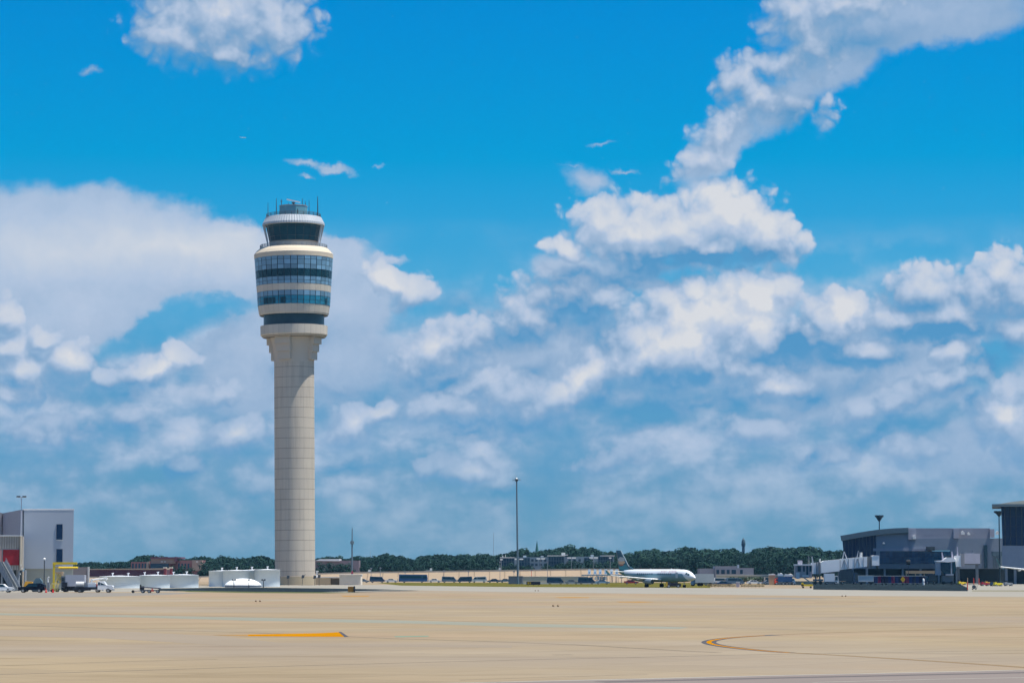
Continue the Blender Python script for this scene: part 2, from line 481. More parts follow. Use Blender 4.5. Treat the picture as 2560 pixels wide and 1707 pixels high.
M = mat
CONC_T = mat('tower concrete', (.535, .475, .395), .85, var=.06, scale=.12, spec=.2)
BEIGE = mat('cream precast', (.60, .52, .40), .8, var=.05, spec=.2)
GREYP = mat('grey metal panel', (.40, .44, .50), .55, var=.04, scale=.15)
GREYD = mat('dark grey panel', (.22, .25, .29), .6, var=.05)
WHITE = mat('white paint', (.78, .79, .80), .4, var=.04)
OFFW = mat('weathered white paint', (.62, .63, .62), .5, var=.08)
CREAM = mat('cream wall', (.80, .72, .58), .8, var=.06)
TANW = mat('tan wall', (.64, .53, .36), .85, var=.08)
BLACK = mat('black rubber', (.02, .02, .022), .8, var=.1)
DARK = mat('dark steel', (.06, .07, .08), .5, var=.1)
STEEL = mat('galvanised steel', (.30, .32, .34), .45, .3, var=.08)
NAVY = mat('navy glass', (.008, .032, .085), .2, spec=.15, var=.15)
GLASS_C = mat('cab glass', (.008, .06, .09), .25, spec=.08, var=.1)
GLASS_B = mat('blue grey glazing', (.16, .31, .44), .2, spec=.25, var=.1, island=.55)  # bluish grey reflection is put into the base colour
GLASS_T = mat('teal glazing', (.02, .20, .32), .2, spec=.25, var=.1, island=.4)
GLASS_D = mat('dark glazing', (.008, .05, .075), .2, spec=.15, var=.1, island=.5)
YEL = mat('yellow paint', (.78, .55, .02), .5, var=.1)
REDD = mat('red steel door', (.36, .006, .014), .5, var=.15, scale=1.2, stretch=(3, 3, .2))
ORANGE = mat('orange plastic', (.75, .06, .02), .5, var=.08)
BLUE = mat('blue paint', (.015, .075, .2), .4, var=.1)
BLUEL = mat('pale blue paint', (.2, .32, .45), .4, var=.1)
MAROON = mat('maroon brick', (.10, .035, .055), .85, var=.15)
BRICK = mat('rosy brick', (.24, .10, .10), .85, var=.15)
BRICKT = mat('tan brick', (.30, .22, .18), .85, var=.12)
TEALP = mat('teal paint', (.03, .20, .24), .35, var=.08)
TEALD = mat('dark teal paint', (.012, .06, .10), .35, var=.08)
JETW = mat('aircraft white', (.72, .76, .78), .3, var=.03)
SILV = mat('aircraft silver', (.26, .32, .35), .35, .2, var=.05)
PINK = mat('faded red lettering', (.55, .28, .30), .4, var=.1)
TANP = mat('tan paint', (.50, .34, .20), .6, var=.1)
TYRE = BLACK
PURPLE = mat('plum paint', (.10, .02, .06), .6, var=.1)
LAMPW = mat('lamp housing white', (.85, .83, .78), .4, var=.02)


# ------------------------------------------------------------------ mesh helpers
class MB:
    """collects shapes; build() links them as one mesh object"""

    def __init__(s):
        s.v, s.f, s.sm = [], [], []

    def add(s, vs, fs, smooth_=False):
        b = len(s.v)
        s.v += [Vector(q) for q in vs]
        s.f += [tuple(b + i for i in f) for f in fs]
        s.sm += [smooth_] * len(fs)
        return s

    def box(s, x0, x1, y0, y1, z0, z1):
        return s.add([(x0, y0, z0), (x1, y0, z0), (x1, y1, z0), (x0, y1, z0), (x0, y0, z1), (x1, y0, z1), (x1, y1, z1), (x0, y1, z1)],
                     [(3, 2, 1, 0), (4, 5, 6, 7), (0, 1, 5, 4), (1, 2, 6, 5), (2, 3, 7, 6), (3, 0, 4, 7)])

    def prism(s, poly, y0, y1, inset=0.0):
        """polygon in (x, z) carried from y0 to y1"""
        n = len(poly)
        vs = [(x, y0, z) for x, z in poly] + [(x, y1, z) for x, z in poly]
        fs = [tuple(range(n)), tuple(range(2 * n - 1, n - 1, -1))]
        fs += [(i, i + n, (i + 1) % n + n, (i + 1) % n) for i in range(n)]
        a = sum(poly[i][0] * poly[(i + 1) % n][1] - poly[(i + 1) % n][0] * poly[i][1] for i in range(n))
        if a < 0:
            fs = [f[::-1] for f in fs]
        return s.add(vs, fs)

    def slab(s, poly, z0, z1):
        """polygon in (x, y) carried from z0 to z1"""
        n = len(poly)
        vs = [(x, y, z0) for x, y in poly] + [(x, y, z1) for x, y in poly]
        fs = [tuple(range(n - 1, -1, -1)), tuple(range(n, 2 * n))]
        fs += [(i, (i + 1) % n, (i + 1) % n + n, i + n) for i in range(n)]
        return s.add(vs, fs)

    def cyl(s, p0, p1, r0, r1=None, n=12, caps=True, smooth_=True):
        p0, p1 = Vector(p0), Vector(p1)
        r1 = r0 if r1 is None else r1
        q = (p1 - p0).normalized().to_track_quat('Z', 'Y')
        vs = []
        for p, r in ((p0, r0), (p1, r1)):
            for i in range(n):
                a = 2 * math.pi * i / n
                vs.append(p + q @ Vector((r * math.cos(a), r * math.sin(a), 0)))
        s.add(vs, [(i, (i + 1) % n, (i + 1) % n + n, i + n) for i in range(n)], smooth_)
        if caps:
            s.add(vs[:n], [tuple(range(n - 1, -1, -1))])
            s.add(vs[n:], [tuple(range(n))])
        return s

    def lathe(s, prof, n=64, cx=0.0, cy=0.0, smooth_=True, close=True):
        """profile (r, z) from bottom to top round the z axis"""
        k = len(prof)
        vs = [(cx + r * math.cos(2 * math.pi * i / n), cy + r * math.sin(2 * math.pi * i / n), z) for r, z in prof for i in range(n)]
        fs = [(j * n + i, j * n + (i + 1) % n, (j + 1) * n + (i + 1) % n, (j + 1) * n + i) for j in range(k - 1) for i in range(n)]
        s.add(vs, fs, smooth_)
        if close:
            s.add(vs[:n], [tuple(range(n - 1, -1, -1))])
            s.add(vs[-n:], [tuple(range(n))])
        return s

    def loft(s, rings, smooth_=True, caps=True):
        n = len(rings[0])
        s.add([p for r in rings for p in r], [(j * n + i, j * n + (i + 1) % n, (j + 1) * n + (i + 1) % n, (j + 1) * n + i) for j in range(len(rings) - 1) for i in range(n)], smooth_)
        if caps:
            s.add(rings[0], [tuple(range(n - 1, -1, -1))])
            s.add(rings[-1], [tuple(range(n))])
        return s

    def move(s, d, start=0):
        for q in s.v[start:]:
            q += Vector(d)
        return s

    def build(s, name, m, parent=None, world_=False):
        me = bpy.data.meshes.new(name)
        off = Vector(parent['origin']) if (world_ and parent is not None) else Vector((0, 0, 0))
        me.from_pydata([tuple(q - off) for q in s.v], [], s.f)
        for p, sm in zip(me.polygons, s.sm):
            p.use_smooth = sm
        bm = bmesh.new()
        bm.from_mesh(me)
        bmesh.ops.recalc_face_normals(bm, faces=bm.faces)
        bm.to_mesh(me)
        bm.free()
        me.materials.append(m)
        o = bpy.data.objects.new(name, me)
        C.objects.link(o)
        if parent is not None:
            o.parent = parent
            o['origin'] = parent['origin'] if 'origin' in parent else (0, 0, 0)
        return o


def tag(o, label, cat, group=None):
    o['label'] = label
    o['category'] = cat
    if group:
        o['group'] = group
    return o


def thing(name, label, cat, loc=(0, 0, 0), rotz=0.0, group=None):
    o = bpy.data.objects.new(name, None)
    C.objects.link(o)
    o.location = loc
    o.rotation_euler = (0, 0, rotz)
    o.empty_display_size = 0.2
    o['origin'] = tuple(loc)
    return tag(o, label, cat, group)


def dup(root, loc, rotz=0.0, label=None, group=None, scale=1.0, skip=()):
    r = root.copy()
    C.objects.link(r)
    r.location = loc
    r.rotation_euler = (0, 0, rotz)
    r.scale = (scale,) * 3
    if label:
        r['label'] = label
    if group:
        r['group'] = group
    for ch in list(root.children):
        if ch.name.split('.')[0] in skip:
            continue
        c = ch.copy()
        C.objects.link(c)
        c.parent = r
        for gch in ch.children:
            d = gch.copy()
            C.objects.link(d)
            d.parent = c
    return r


def structure(o, kind='structure'):
    o['kind'] = kind
    return o


def prect(mb, x0, x1, y0, y1, d, depth, lean=0.0):
    """box whose front, d metres out, spans photo columns x0..x1 and rows y0..y1; lean turns its side walls off square"""
    a, b = at(x0, y1, d), at(x1, y0, d)
    n = len(mb.v)
    mb.box(a.x, b.x, d, d + depth, max(a.z, 0.0), b.z)
    for q in mb.v[n:]:
        q.x += (q.y - d) * lean
    return mb


def ppoly(mb, pts, d, depth, lean=0.0):
    n = len(mb.v)
    mb.prism([(at(x, y, d).x, max(0.0, at(x, y, d).z)) for x, y in pts], d, d + depth)
    for q in mb.v[n:]:
        q.x += (q.y - d) * lean
    return mb


def px(v, d):
    """size in metres of v photo pixels at distance d"""
    return v * d / F


# ------------------------------------------------------------------ ground
def ground_mat(name, stops, rough=0.9, sx=.02, sy=.006, joint=0.0, rot=0.63):
    m = bpy.data.materials.new(name)
    m.use_nodes = True
    t = m.node_tree
    b = t.nodes['Principled BSDF']
    b.inputs['Roughness'].default_value = rough
    b.inputs['Specular IOR Level'].default_value = 0.0
    tcn = t.nodes.new('ShaderNodeTexCoord')
    o = tcn.outputs['Object']
    n1 = noise(t, vmath(t, 'MULTIPLY', o, (sx, sy, 1)), 1.0, 5, 0.6, dim='3D')
    n2 = noise(t, o, 0.35, 4, 0.6, dim='3D')
    n3 = noise(t, vmath(t, 'MULTIPLY', o, (.012, .05, 1)), 1.0, 4, 0.65, dim='3D')
    f = math_node(t, 'ADD', math_node(t, 'MULTIPLY', n1.outputs['Fac'], 0.5), math_node(t, 'ADD', math_node(t, 'MULTIPLY', n2.outputs['Fac'], 0.14), math_node(t, 'MULTIPLY', n3.outputs['Fac'], 0.36)))
    col = ramp(t, f, stops)
    if joint:
        hn = noise(t, vmath(t, 'MULTIPLY', o, (.006, .011, 1)), 1.0, 3, .6, dim='3D')
        col = mixcol(t, 1.0, col, ramp(t, hn.outputs['Fac'], [(.32, (1.06, .99, .98, 1)), (.48, (1.0, 1.0, .94, 1)), (.58, (.97, 1.01, 1.08, 1)), (.7, (1.04, 1.0, .97, 1))]), 'MULTIPLY')
        sn = noise(t, vmath(t, 'MULTIPLY', o, (.05, .16, 1)), 1.0, 6, .68, dim='3D')
        col = mixcol(t, 1.0, col, ramp(t, sn.outputs['Fac'], [(.33, (.84, .83, .82, 1)), (.45, (1, 1, 1, 1)), (.62, (1, 1, 1, 1)), (.72, (1.10, 1.10, 1.12, 1))]), 'MULTIPLY')
        # slabs: each a slightly different tone, thin dark joints between
        mp = t.nodes.new('ShaderNodeMapping')
        mp.inputs['Rotation'].default_value = (0, 0, rot)
        t.links.new(o, mp.inputs['Vector'])
        br = t.nodes.new('ShaderNodeTexBrick')
        br.offset = 0.0
        br.inputs['Scale'].default_value = 1.0
        br.inputs['Brick Width'].default_value = joint
        br.inputs['Row Height'].default_value = joint
        br.inputs['Mortar Size'].default_value = 0.07
        br.inputs['Mortar Smooth'].default_value = 0.3
        br.inputs['Color1'].default_value = (0.95, 0.95, 0.96, 1)
        br.inputs['Color2'].default_value = (1.05, 1.045, 1.03, 1)
        br.inputs['Mortar'].default_value = (0.80, 0.80, 0.82, 1)
        t.links.new(mp.outputs[0], br.inputs['Vector'])
        col = mixcol(t, 1.0, col, br.outputs['Color'], 'MULTIPLY')
    t.links.new(col, b.inputs['Base Color'])
    return m


c4 = lambda r, g, b: (r, g, b, 1)
APRON = ground_mat('apron concrete', [(.30, c4(.205, .160, .121)), (.45, c4(.245, .195, .138)), (.55, c4(.262, .212, .151)), (.70, c4(.28, .240, .184))], joint=7.6)
PALE = ground_mat('pale concrete', [(.3, c4(.235, .222, .19)), (.7, c4(.275, .262, .23))])
ASPH = ground_mat('asphalt', [(.3, c4(.010, .018, .024)), (.7, c4(.022, .032, .040))])
GRASSM = ground_mat('dry grass', [(.3, c4(.06, .06, .012)), (.5, c4(.10, .092, .02)), (.7, c4(.14, .12, .04))], sx=.08, sy=.03)
GREYC = ground_mat('grey worn concrete', [(.3, c4(.17, .155, .135)), (.7, c4(.225, .21, .185))])
SOFTG = ground_mat('slightly greyer concrete', [(.3, c4(.215, .178, .135)), (.7, c4(.255, .215, .168))])
SEAM = ground_mat('joint sealant', [(.3, c4(.115, .10, .08)), (.7, c4(.23, .19, .145))])
BLUEG = ground_mat('bluish grey patching', [(.3, c4(.19, .19, .15)), (.7, c4(.225, .235, .20))])
MYEL = ground_mat('yellow marking paint', [(.30, c4(.33, .135, .003)), (.7, c4(.42, .18, .004))])
MYELF = ground_mat('worn yellow marking paint', [(.3, c4(.24, .165, .085)), (.7, c4(.34, .18, .05))])
MBLK = ground_mat('black marking paint', [(.3, c4(.05, .055, .07)), (.7, c4(.10, .10, .11))])
LILAC = ground_mat('near grey pavement', [(.3, c4(.17, .145, .132)), (.7, c4(.215, .19, .178))])
WORNL = ground_mat('worn brown line', [(.3, c4(.16, .112, .066)), (.7, c4(.225, .17, .11))])
WHLINE = ground_mat('white edge line', [(.3, c4(.25, .235, .21)), (.7, c4(.33, .31, .28))])


def sheet(name, pts, z, m, kind='structure'):
    """flat ground patch from photo points"""
    mb = MB()
    q = [ground(*p) for p in pts]
    mb.add([(p.x, p.y, 0) for p in q], [tuple(range(len(q)))])
    o = mb.build(name, m)
    o.location.z = z
    return structure(o, kind)


def ribbon(name, pts, w, z, m, w2=None):
    """stripe of constant real width along ground points; joined as one mesh"""
    q = [ground(*p) if isinstance(p, tuple) else p for p in pts]
    L, R = [], []
    for i, p in enumerate(q):
        t_ = (q[min(i + 1, len(q) - 1)] - q[max(i - 1, 0)]).normalized()
        nrm = Vector((-t_.y, t_.x, 0))
        L.append(p + nrm * w / 2)
        R.append(p - nrm * w / 2)
    mb = MB()
    n = len(q)
    mb.add([(p.x, p.y, 0) for p in L + R], [(i, i + 1, n + i + 1, n + i) for i in range(n - 1)])
    o = mb.build(name, m)
    o.location.z = z
    return structure(o)


mb = MB()
mb.add([(-6000, -300, 0), (6000, -300, 0), (6000, 9000, 0), (-6000, 9000, 0)], [(0, 1, 2, 3)])
structure(mb.build('ground', APRON))

sheet('taxiway', [(-200, 1474), (520, 1463.5), (960, 1461.5), (1280, 1465), (1920, 1470), (2760, 1474), (2760, 1492), (2200, 1489.5), (1920, 1487.5), (1280, 1479), (1050, 1475), (700, 1470), (400, 1478), (-200, 1482)], .004, PALE)
sheet('apron_edge', [(-200, 1481), (280, 1481), (520, 1480.5), (420, 1486), (250, 1491), (-200, 1500)], .004, GREYC)
sheet('asphalt_shoulder', [(395, 1471), (520, 1468.5), (640, 1468), (870, 1470.8), (960, 1472.5), (1050, 1476), (940, 1478.5), (830, 1481.5), (640, 1481), (500, 1478), (400, 1476)], .008, ASPH)
sheet('worn_strip', [(800, 1479.5), (960, 1475.2), (1035, 1475.6), (930, 1477.6), (850, 1480.2)], .012, PALE)
sheet('dark_stand', [(2033, 1453), (2300, 1453), (2395, 1457), (2420, 1469), (2419, 1477), (2200, 1475), (2033, 1473)], .008, ASPH)  # near-black ground strip, far darker than the apron
sheet('dark_stand', [(1900, 1452), (2034, 1452), (2034, 1462), (1905, 1461)], .008, ASPH)
sheet('stand_apron', [(2395, 1452), (2760, 1452), (2760, 1475.5), (2420, 1475.5), (2418, 1469)], .0065, PALE)
g_ = sheet('grass', [(940, 1456), (1300, 1455.5), (1780, 1456), (1775, 1469), (1500, 1467.5), (1280, 1466.5), (1000, 1463)], .012, GRASSM, 'stuff')
tag(g_, 'strip of dry green grass along the far taxiway edge', 'grass')
g_ = sheet('grass', [(440, 1475.5), (640, 1478.5), (900, 1480), (820, 1482.2), (640, 1481.6), (470, 1478.6)], .012, ground_mat('dark grass', [(.3, c4(.06, .075, .03)), (.7, c4(.11, .12, .06))]), 'stuff')
tag(g_, 'dark grass verge along the asphalt below the white tanks', 'grass')
g_ = sheet('grass', [(2430, 1475.6), (2760, 1475.8), (2760, 1477.2), (2430, 1477)], .012, GRASSM, 'stuff')
tag(g_, 'thin grass line at the right edge of the stand', 'grass')

# joints, bands and wear on the apron
for pts, w in (([(-60, 1687), (640, 1666), (1280, 1649), (1640, 1641), (1920, 1634.6), (2110, 1632), (2330, 1628), (2620, 1624)], .32),
               ([(-60, 1559), (272, 1570), (640, 1581), (863, 1589.7), (975, 1595), (1280, 1604.6), (1443, 1611), (1688, 1625), (1797, 1630.5)], .5),
               ([(-60, 1528), (326, 1534.8), (640, 1541.6), (749, 1542.8), (1048, 1549), (1296, 1556), (1498, 1559.5), (1688, 1565), (1851, 1570), (2056, 1574.7)], .5),
               ([(-60, 1665), (136, 1658.6), (272, 1654), (544, 1647)], .10),
               ([(1150, 1699), (1280, 1694.5), (1620, 1685)], .16)):
    ribbon('joint', pts, w, .004, SEAM)
sheet('patched_band', [(-60, 1531), (326, 1537), (640, 1543), (1048, 1551), (1296, 1557.5), (1720, 1567), (1700, 1571), (1296, 1566), (1048, 1558), (640, 1551), (326, 1542), (-60, 1536)], .003, BLUEG)
sheet('patched_band', [(-60, 1573), (300, 1577), (560, 1590), (700, 1606), (1280, 1612), (1280, 1618), (560, 1612), (250, 1594), (-60, 1588)], .003, SOFTG)
sheet('worn_patch', [(1830, 1493.6), (1950, 1492.8), (2050, 1494.2), (2085, 1495.5), (1990, 1496.8), (1880, 1496)], .003, GREYC)
ribbon('tyre_mark', [(2040, 1504.5), (2120, 1504), (2190, 1505.5)], .9, .0045, MBLK)
ribbon('tyre_mark', [(1385, 1636.2), (1430, 1635.4)], .5, .0045, SEAM)
# near edge of the taxi lane, bottom right
sheet('near_pavement', [(900, 1716), (1307, 1703.5), (1607, 1696.5), (1920, 1688.5), (2192, 1683), (2620, 1673.5), (2620, 1760), (900, 1760)], .004, LILAC)
ribbon('edge_line', [(1000, 1710), (1307, 1703), (1607, 1696), (1920, 1688), (2192, 1682.5), (2620, 1672.5)], .55, .008, WHLINE)
ribbon('tar_band', [(1500, 1704), (1920, 1694.5), (2192, 1688.5), (2620, 1679)], 1.1, .008, ground_mat('tar sealed band', [(.3, c4(.10, .09, .092)), (.7, c4(.14, .125, .125))]))
ribbon('edge_line', [(2029, 1705), (2342, 1697), (2620, 1691.5)], .3, .008, WHLINE)

# taxi guide lines
arc = [(2560, 1567), (2350, 1573), (2100, 1580), (1980, 1584.5), (1880, 1589.5), (1820, 1594), (1785, 1599), (1772, 1604), (1782, 1609.5), (1812, 1615), (1860, 1621), (1930, 1627.5), (2020, 1633), (2120, 1638.5), (2260, 1647), (2480, 1661.5), (2620, 1672)]
gp = [ground(*p) for p in arc]
dense = []
for i in range(len(gp) - 1):
    p0, p1, p2, p3 = gp[max(i - 1, 0)], gp[i], gp[i + 1], gp[min(i + 2, len(gp) - 1)]
    for k in range(6):
        t_ = k / 6.0
        dense.append(0.5 * ((2 * p1) + (p2 - p0) * t_ + (2 * p0 - 5 * p1 + 4 * p2 - p3) * t_ * t_ + (3 * p1 - p0 - 3 * p2 + p3) * t_ ** 3))
dense.append(gp[-1])
k0 = 6 * 3 + 2
k1 = 6 * 11 + 3
ribbon('worn_guide_line', dense[:k0 + 1], .55, .004, WORNL)
ribbon('worn_guide_line', dense[k1:], .7, .004, WORNL)
ribbon('guide_line_border', dense[k0:k1 + 1], .95, .004, MBLK)
ribbon('guide_line', dense[k0 + 2:k1 + 1], .32, .008, MYEL)
sheet('guide_line', [(620, 1585.4), (798, 1582), (848, 1579.5), (864, 1591), (760, 1590.6), (620, 1589.4)], .008, MYEL)
sheet('worn_guide_line', [(530, 1586.8), (620, 1585.4), (620, 1589.4)], .008, MYELF)
sheet('guide_line_border', [(846, 1578.6), (853, 1578.8), (872, 1591.3), (861, 1591.3)], .012, MBLK)
for pts in ([(1385, 1492.5), (1420, 1491.3), (1475, 1492.3), (1470, 1494), (1400, 1494)], [(1540, 1503), (1600, 1502.6), (1640, 1504), (1600, 1506), (1550, 1505)], [(850, 1488), (925, 1488), (920, 1491), (860, 1491)]):
    sheet('worn_guide_line', pts, .004, MYELF)
sheet('painted_stripe', [(985, 1589.3), (1072, 1588.2), (1070, 1590.6), (990, 1592)], .004, ground_mat('worn green paint', [(.3, c4(.14, .20, .155)), (.7, c4(.17, .23, .18))]))

# ------------------------------------------------------------------ control tower
TD = 850.0
TS = F / TD
TZ = lambda y: gz(y, TD)
TR = lambda hw: hw / TS
tw = thing('control_tower', 'tall round concrete control tower with glass cab, grey window bands and flared head', 'control tower', (at(738, HOR, TD).x, TD, 0))
tw.rotation_euler = (0, math.radians(-0.62), 0)

# shaft concrete with pour joints every 3.1 m and panel seams every 45 degrees
m = CONC_T.copy()
m.name = 'tower shaft concrete'
t = m.node_tree
b = t.nodes['Principled BSDF']
src = b.inputs['Base Color'].links[0].from_socket
tcn = t.nodes.new('ShaderNodeTexCoord')
se = t.nodes.new('ShaderNodeSeparateXYZ')
t.links.new(tcn.outputs['Object'], se.inputs[0])
zz = math_node(t, 'FRACT', math_node(t, 'DIVIDE', math_node(t, 'SUBTRACT', se.outputs[2], 1.05), 3.125))
jl = math_node(t, 'LESS_THAN', zz, 0.045)
aa = math_node(t, 'ARCTAN2', se.outputs[1], se.outputs[0])
fa = math_node(t, 'FRACT', math_node(t, 'ADD', math_node(t, 'DIVIDE', aa, math.pi / 4), 4.30))
jv = math_node(t, 'MULTIPLY', math_node(t, 'LESS_THAN', fa, 0.016), 0.4)
jj = math_node(t, 'MAXIMUM', jl, jv)
# faint rain streaks
stn = noise(t, vmath(t, 'MULTIPLY', tcn.outputs['Object'], (1.2, 1.2, .05)), 1.0, 4, .6, dim='3D')
c1 = mixcol(t, math_node(t, 'MULTIPLY', smooth(t, stn.outputs['Fac'], .46, .72), .36), src, (.30, .27, .23, 1))
wn_ = t.nodes.new('ShaderNodeTexWhiteNoise')
wn_.noise_dimensions = '2D'
cv = t.nodes.new('ShaderNodeCombineXYZ')
t.links.new(math_node(t, 'FLOOR', math_node(t, 'DIVIDE', math_node(t, 'SUBTRACT', se.outputs[2], 1.05), 3.125)), cv.inputs[0])
t.links.new(math_node(t, 'FLOOR', math_node(t, 'ADD', math_node(t, 'DIVIDE', aa, math.pi / 4), 4.30)), cv.inputs[1])
t.links.new(cv.outputs[0], wn_.inputs['Vector'])
c1 = vmath(t, 'MULTIPLY', c1, ramp(t, wn_.outputs['Value'], [(0.0, (.95, .95, .955, 1)), (1.0, (1.04, 1.04, 1.03, 1))]))
c1 = mixcol(t, math_node(t, 'MULTIPLY', jj, .62), c1, (.10, .09, .08, 1))
t.links.new(c1, b.inputs['Base Color'])
SHAFT = m

mb = MB()
mb.lathe([(6.16, TZ(1440)), (6.16, TZ(905))], 96)
mb.build('shaft', SHAFT, tw)
mb = MB()
mb.lathe([(6.24, 0.0), (6.24, TZ(1440.5) - .25), (6.24, TZ(1440.5))], 96)
mb.build('base_band', mat('tan base concrete', (.44, .37, .25), .85, var=.08), tw)
# concave flare under the collar
fl = [(6.165, TZ(906))]
for i in range(0, 9):
    k = i / 8
    fl.append((6.165 + 1.25 * k ** 2.4, TZ(905 - 62 * k)))
mb = MB()
mb.lathe(fl, 96)
mb.build('flared_neck', CONC_T, tw)
# stepped corbels on four sides
for k in range(4):
    a = math.radians(-112 + 90 * k)
    for hw, y0, y1, rad in ((20.5, 862, 838, 66.5), (18.5, 881, 861.8, 61.0), (16.5, 901, 880.8, 56.5)):
        mb = MB()
        mb.box(TR(30), TR(rad), -TR(hw), TR(hw), TZ(y0), TZ(y1))
        R = Matrix.Rotation(a, 3, 'Z')
        mb.v = [R @ q for q in mb.v]
        mb.build('corbel', CONC_T, tw)
SEG = mat('ring concrete', (.56, .51, .43), .85, var=.05, spec=.2, island=.10)


def ring_panels(name, prof, n, m, gap=.012, parent=None, sub=3):
    """ring made of separate panels with open joints"""
    mbr = MB()
    for i in range(n):
        a0, a1 = 2 * math.pi * (i + gap) / n, 2 * math.pi * (i + 1 - gap) / n
        k = len(prof)
        vs, fs = [], []
        for j in range(sub + 1):
            a_ = a0 + (a1 - a0) * j / sub
            vs += [(r * math.cos(a_), r * math.sin(a_), z) for r, z in prof]
        for j in range(sub):
            for q in range(k - 1):
                fs.append((j * k + q, (j + 1) * k + q, (j + 1) * k + q + 1, j * k + q + 1))
        mbr.add(vs, fs)
    return mbr.build(name, m, parent)


mb = MB()
mb.lathe([(TR(64), TZ(845.5)), (TR(80), TZ(843)), (TR(83), TZ(838)), (TR(83), TZ(817)), (TR(70), TZ(816.4))], 96, smooth_=False)
mb.build('collar_core', mat('joint grey', (.2, .19, .17), .9), tw)
ring_panels('collar_ring', [(TR(78), TZ(844.5)), (TR(83.7), TZ(838.5)), (TR(84.2), TZ(816)), (TR(76), TZ(815.6))], 32, SEG, .01, tw)
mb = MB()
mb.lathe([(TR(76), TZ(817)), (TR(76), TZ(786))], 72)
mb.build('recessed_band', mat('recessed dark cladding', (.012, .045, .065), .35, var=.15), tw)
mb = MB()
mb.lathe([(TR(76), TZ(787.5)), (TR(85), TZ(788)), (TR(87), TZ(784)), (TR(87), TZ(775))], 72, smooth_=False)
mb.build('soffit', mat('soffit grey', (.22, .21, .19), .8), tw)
# drum core behind the glazing
mb = MB()
mb.lathe([(TR(86.4), TZ(784)), (TR(89), TZ(765)), (TR(90.5), TZ(733)), (TR(97.0), TZ(650))], 72, smooth_=False)
mb.build('drum_core', mat('mullion grey blue', (.035, .065, .09), .5), tw)
ring_panels('spandrel_ring', [(TR(85.5), TZ(790)), (TR(87.4), TZ(785.5)), (TR(90.2), TZ(767)), (TR(88), TZ(766.6))], 36, SEG, .008, tw)
ring_panels('spandrel_ring', [(TR(89), TZ(733.4)), (TR(92.3), TZ(733)), (TR(93.7), TZ(717)), (TR(91), TZ(716.6))], 36, SEG, .008, tw)


def drum_r(y):
    return TR(90.0 + (772 - y) / (772 - 646) * 8.4)


def glazing(name, rows, n, m):
    """rows of flat panes set just proud of the mullion drum"""
    mbg = MB()
    for y0, y1 in rows:
        for i in range(n):
            a0, a1 = 2 * math.pi * (i + .05) / n, 2 * math.pi * (i + .95) / n
            r0, r1 = drum_r(y1 - .5) + .06, drum_r(y0 + .5) + .06
            vs = [(r0 * math.cos(a0), r0 * math.sin(a0), TZ(y1 - .5)), (r0 * math.cos(a1), r0 * math.sin(a1), TZ(y1 - .5)),
                  (r1 * math.cos(a1), r1 * math.sin(a1), TZ(y0 + .5)), (r1 * math.cos(a0), r1 * math.sin(a0), TZ(y0 + .5))]
            mbg.add(vs, [(0, 1, 2, 3)])
    return mbg.build(name, m, tw)


glazing('glazing', [(648, 657.5), (657.5, 670), (670, 681)], 36, GLASS_B)
glazing('glazing', [(699, 708.5), (708.5, 717)], 36, GLASS_B)
glazing('dark_window_band', [(681, 699)], 36, GLASS_D)
glazing('glazing', [(733, 746)], 36, GLASS_B)
glazing('window_band', [(746, 757), (757, 767)], 36, GLASS_T)
for a0, a1 in ((-141, -115), (-107, -98), (-28, -20)):
    mbg = MB()
    for i in range(4):
        b0, b1 = math.radians(a0 + (a1 - a0) * (i + .06) / 4), math.radians(a0 + (a1 - a0) * (i + .94) / 4)
        r0, r1 = drum_r(765) + .10, drum_r(752) + .10
        mbg.add([(r0 * math.cos(b0), r0 * math.sin(b0), TZ(765)), (r0 * math.cos(b1), r0 * math.sin(b1), TZ(765)), (r1 * math.cos(b1), r1 * math.sin(b1), TZ(750)), (r1 * math.cos(b0), r1 * math.sin(b0), TZ(750))], [(0, 1, 2, 3)])
    mbg.build('open_window', GLASS_D, tw)
# crown ring and sunlit sloping ledge
ring_panels('crown_ring', [(TR(95), TZ(649)), (TR(98.6), TZ(648.4)), (TR(99.4), TZ(637.5))], 36, SEG, .006, tw)
mb = MB()
mb.lathe([(TR(95), TZ(648)), (TR(99.0), TZ(648)), (TR(99.3), TZ(637.6)), (TR(93.5), TZ(630)), (TR(85), TZ(622.5)), (TR(60), TZ(622.0))], 96, smooth_=False)
mb.build('ledge', BEIGE, tw)


def railing(y_top, y_bot, hw, n, m, rails=3, th=.035):
    mbr = MB()
    z0, z1, r = TZ(y_bot), TZ(y_top), TR(hw)
    for k in range(rails):
        z = z1 - (z1 - z0) * k / rails
        pts = [(r * math.cos(2 * math.pi * i / 48), r * math.sin(2 * math.pi * i / 48), z) for i in range(48)]
        for i in range(48):
            mbr.cyl(pts[i], pts[(i + 1) % 48], th, n=5, caps=False)
    for i in range(n):
        a_ = 2 * math.pi * i / n
        mbr.cyl((r * math.cos(a_), r * math.sin(a_), z0 - .05), (r * math.cos(a_), r * math.sin(a_), z1), th * 1.2, n=5)
    return mbr.build('railing', m, tw)


RAILM = mat('railing steel', (.22, .26, .30), .5, .2)
railing(614.5, 623, 84, 40, RAILM, 4, .07)
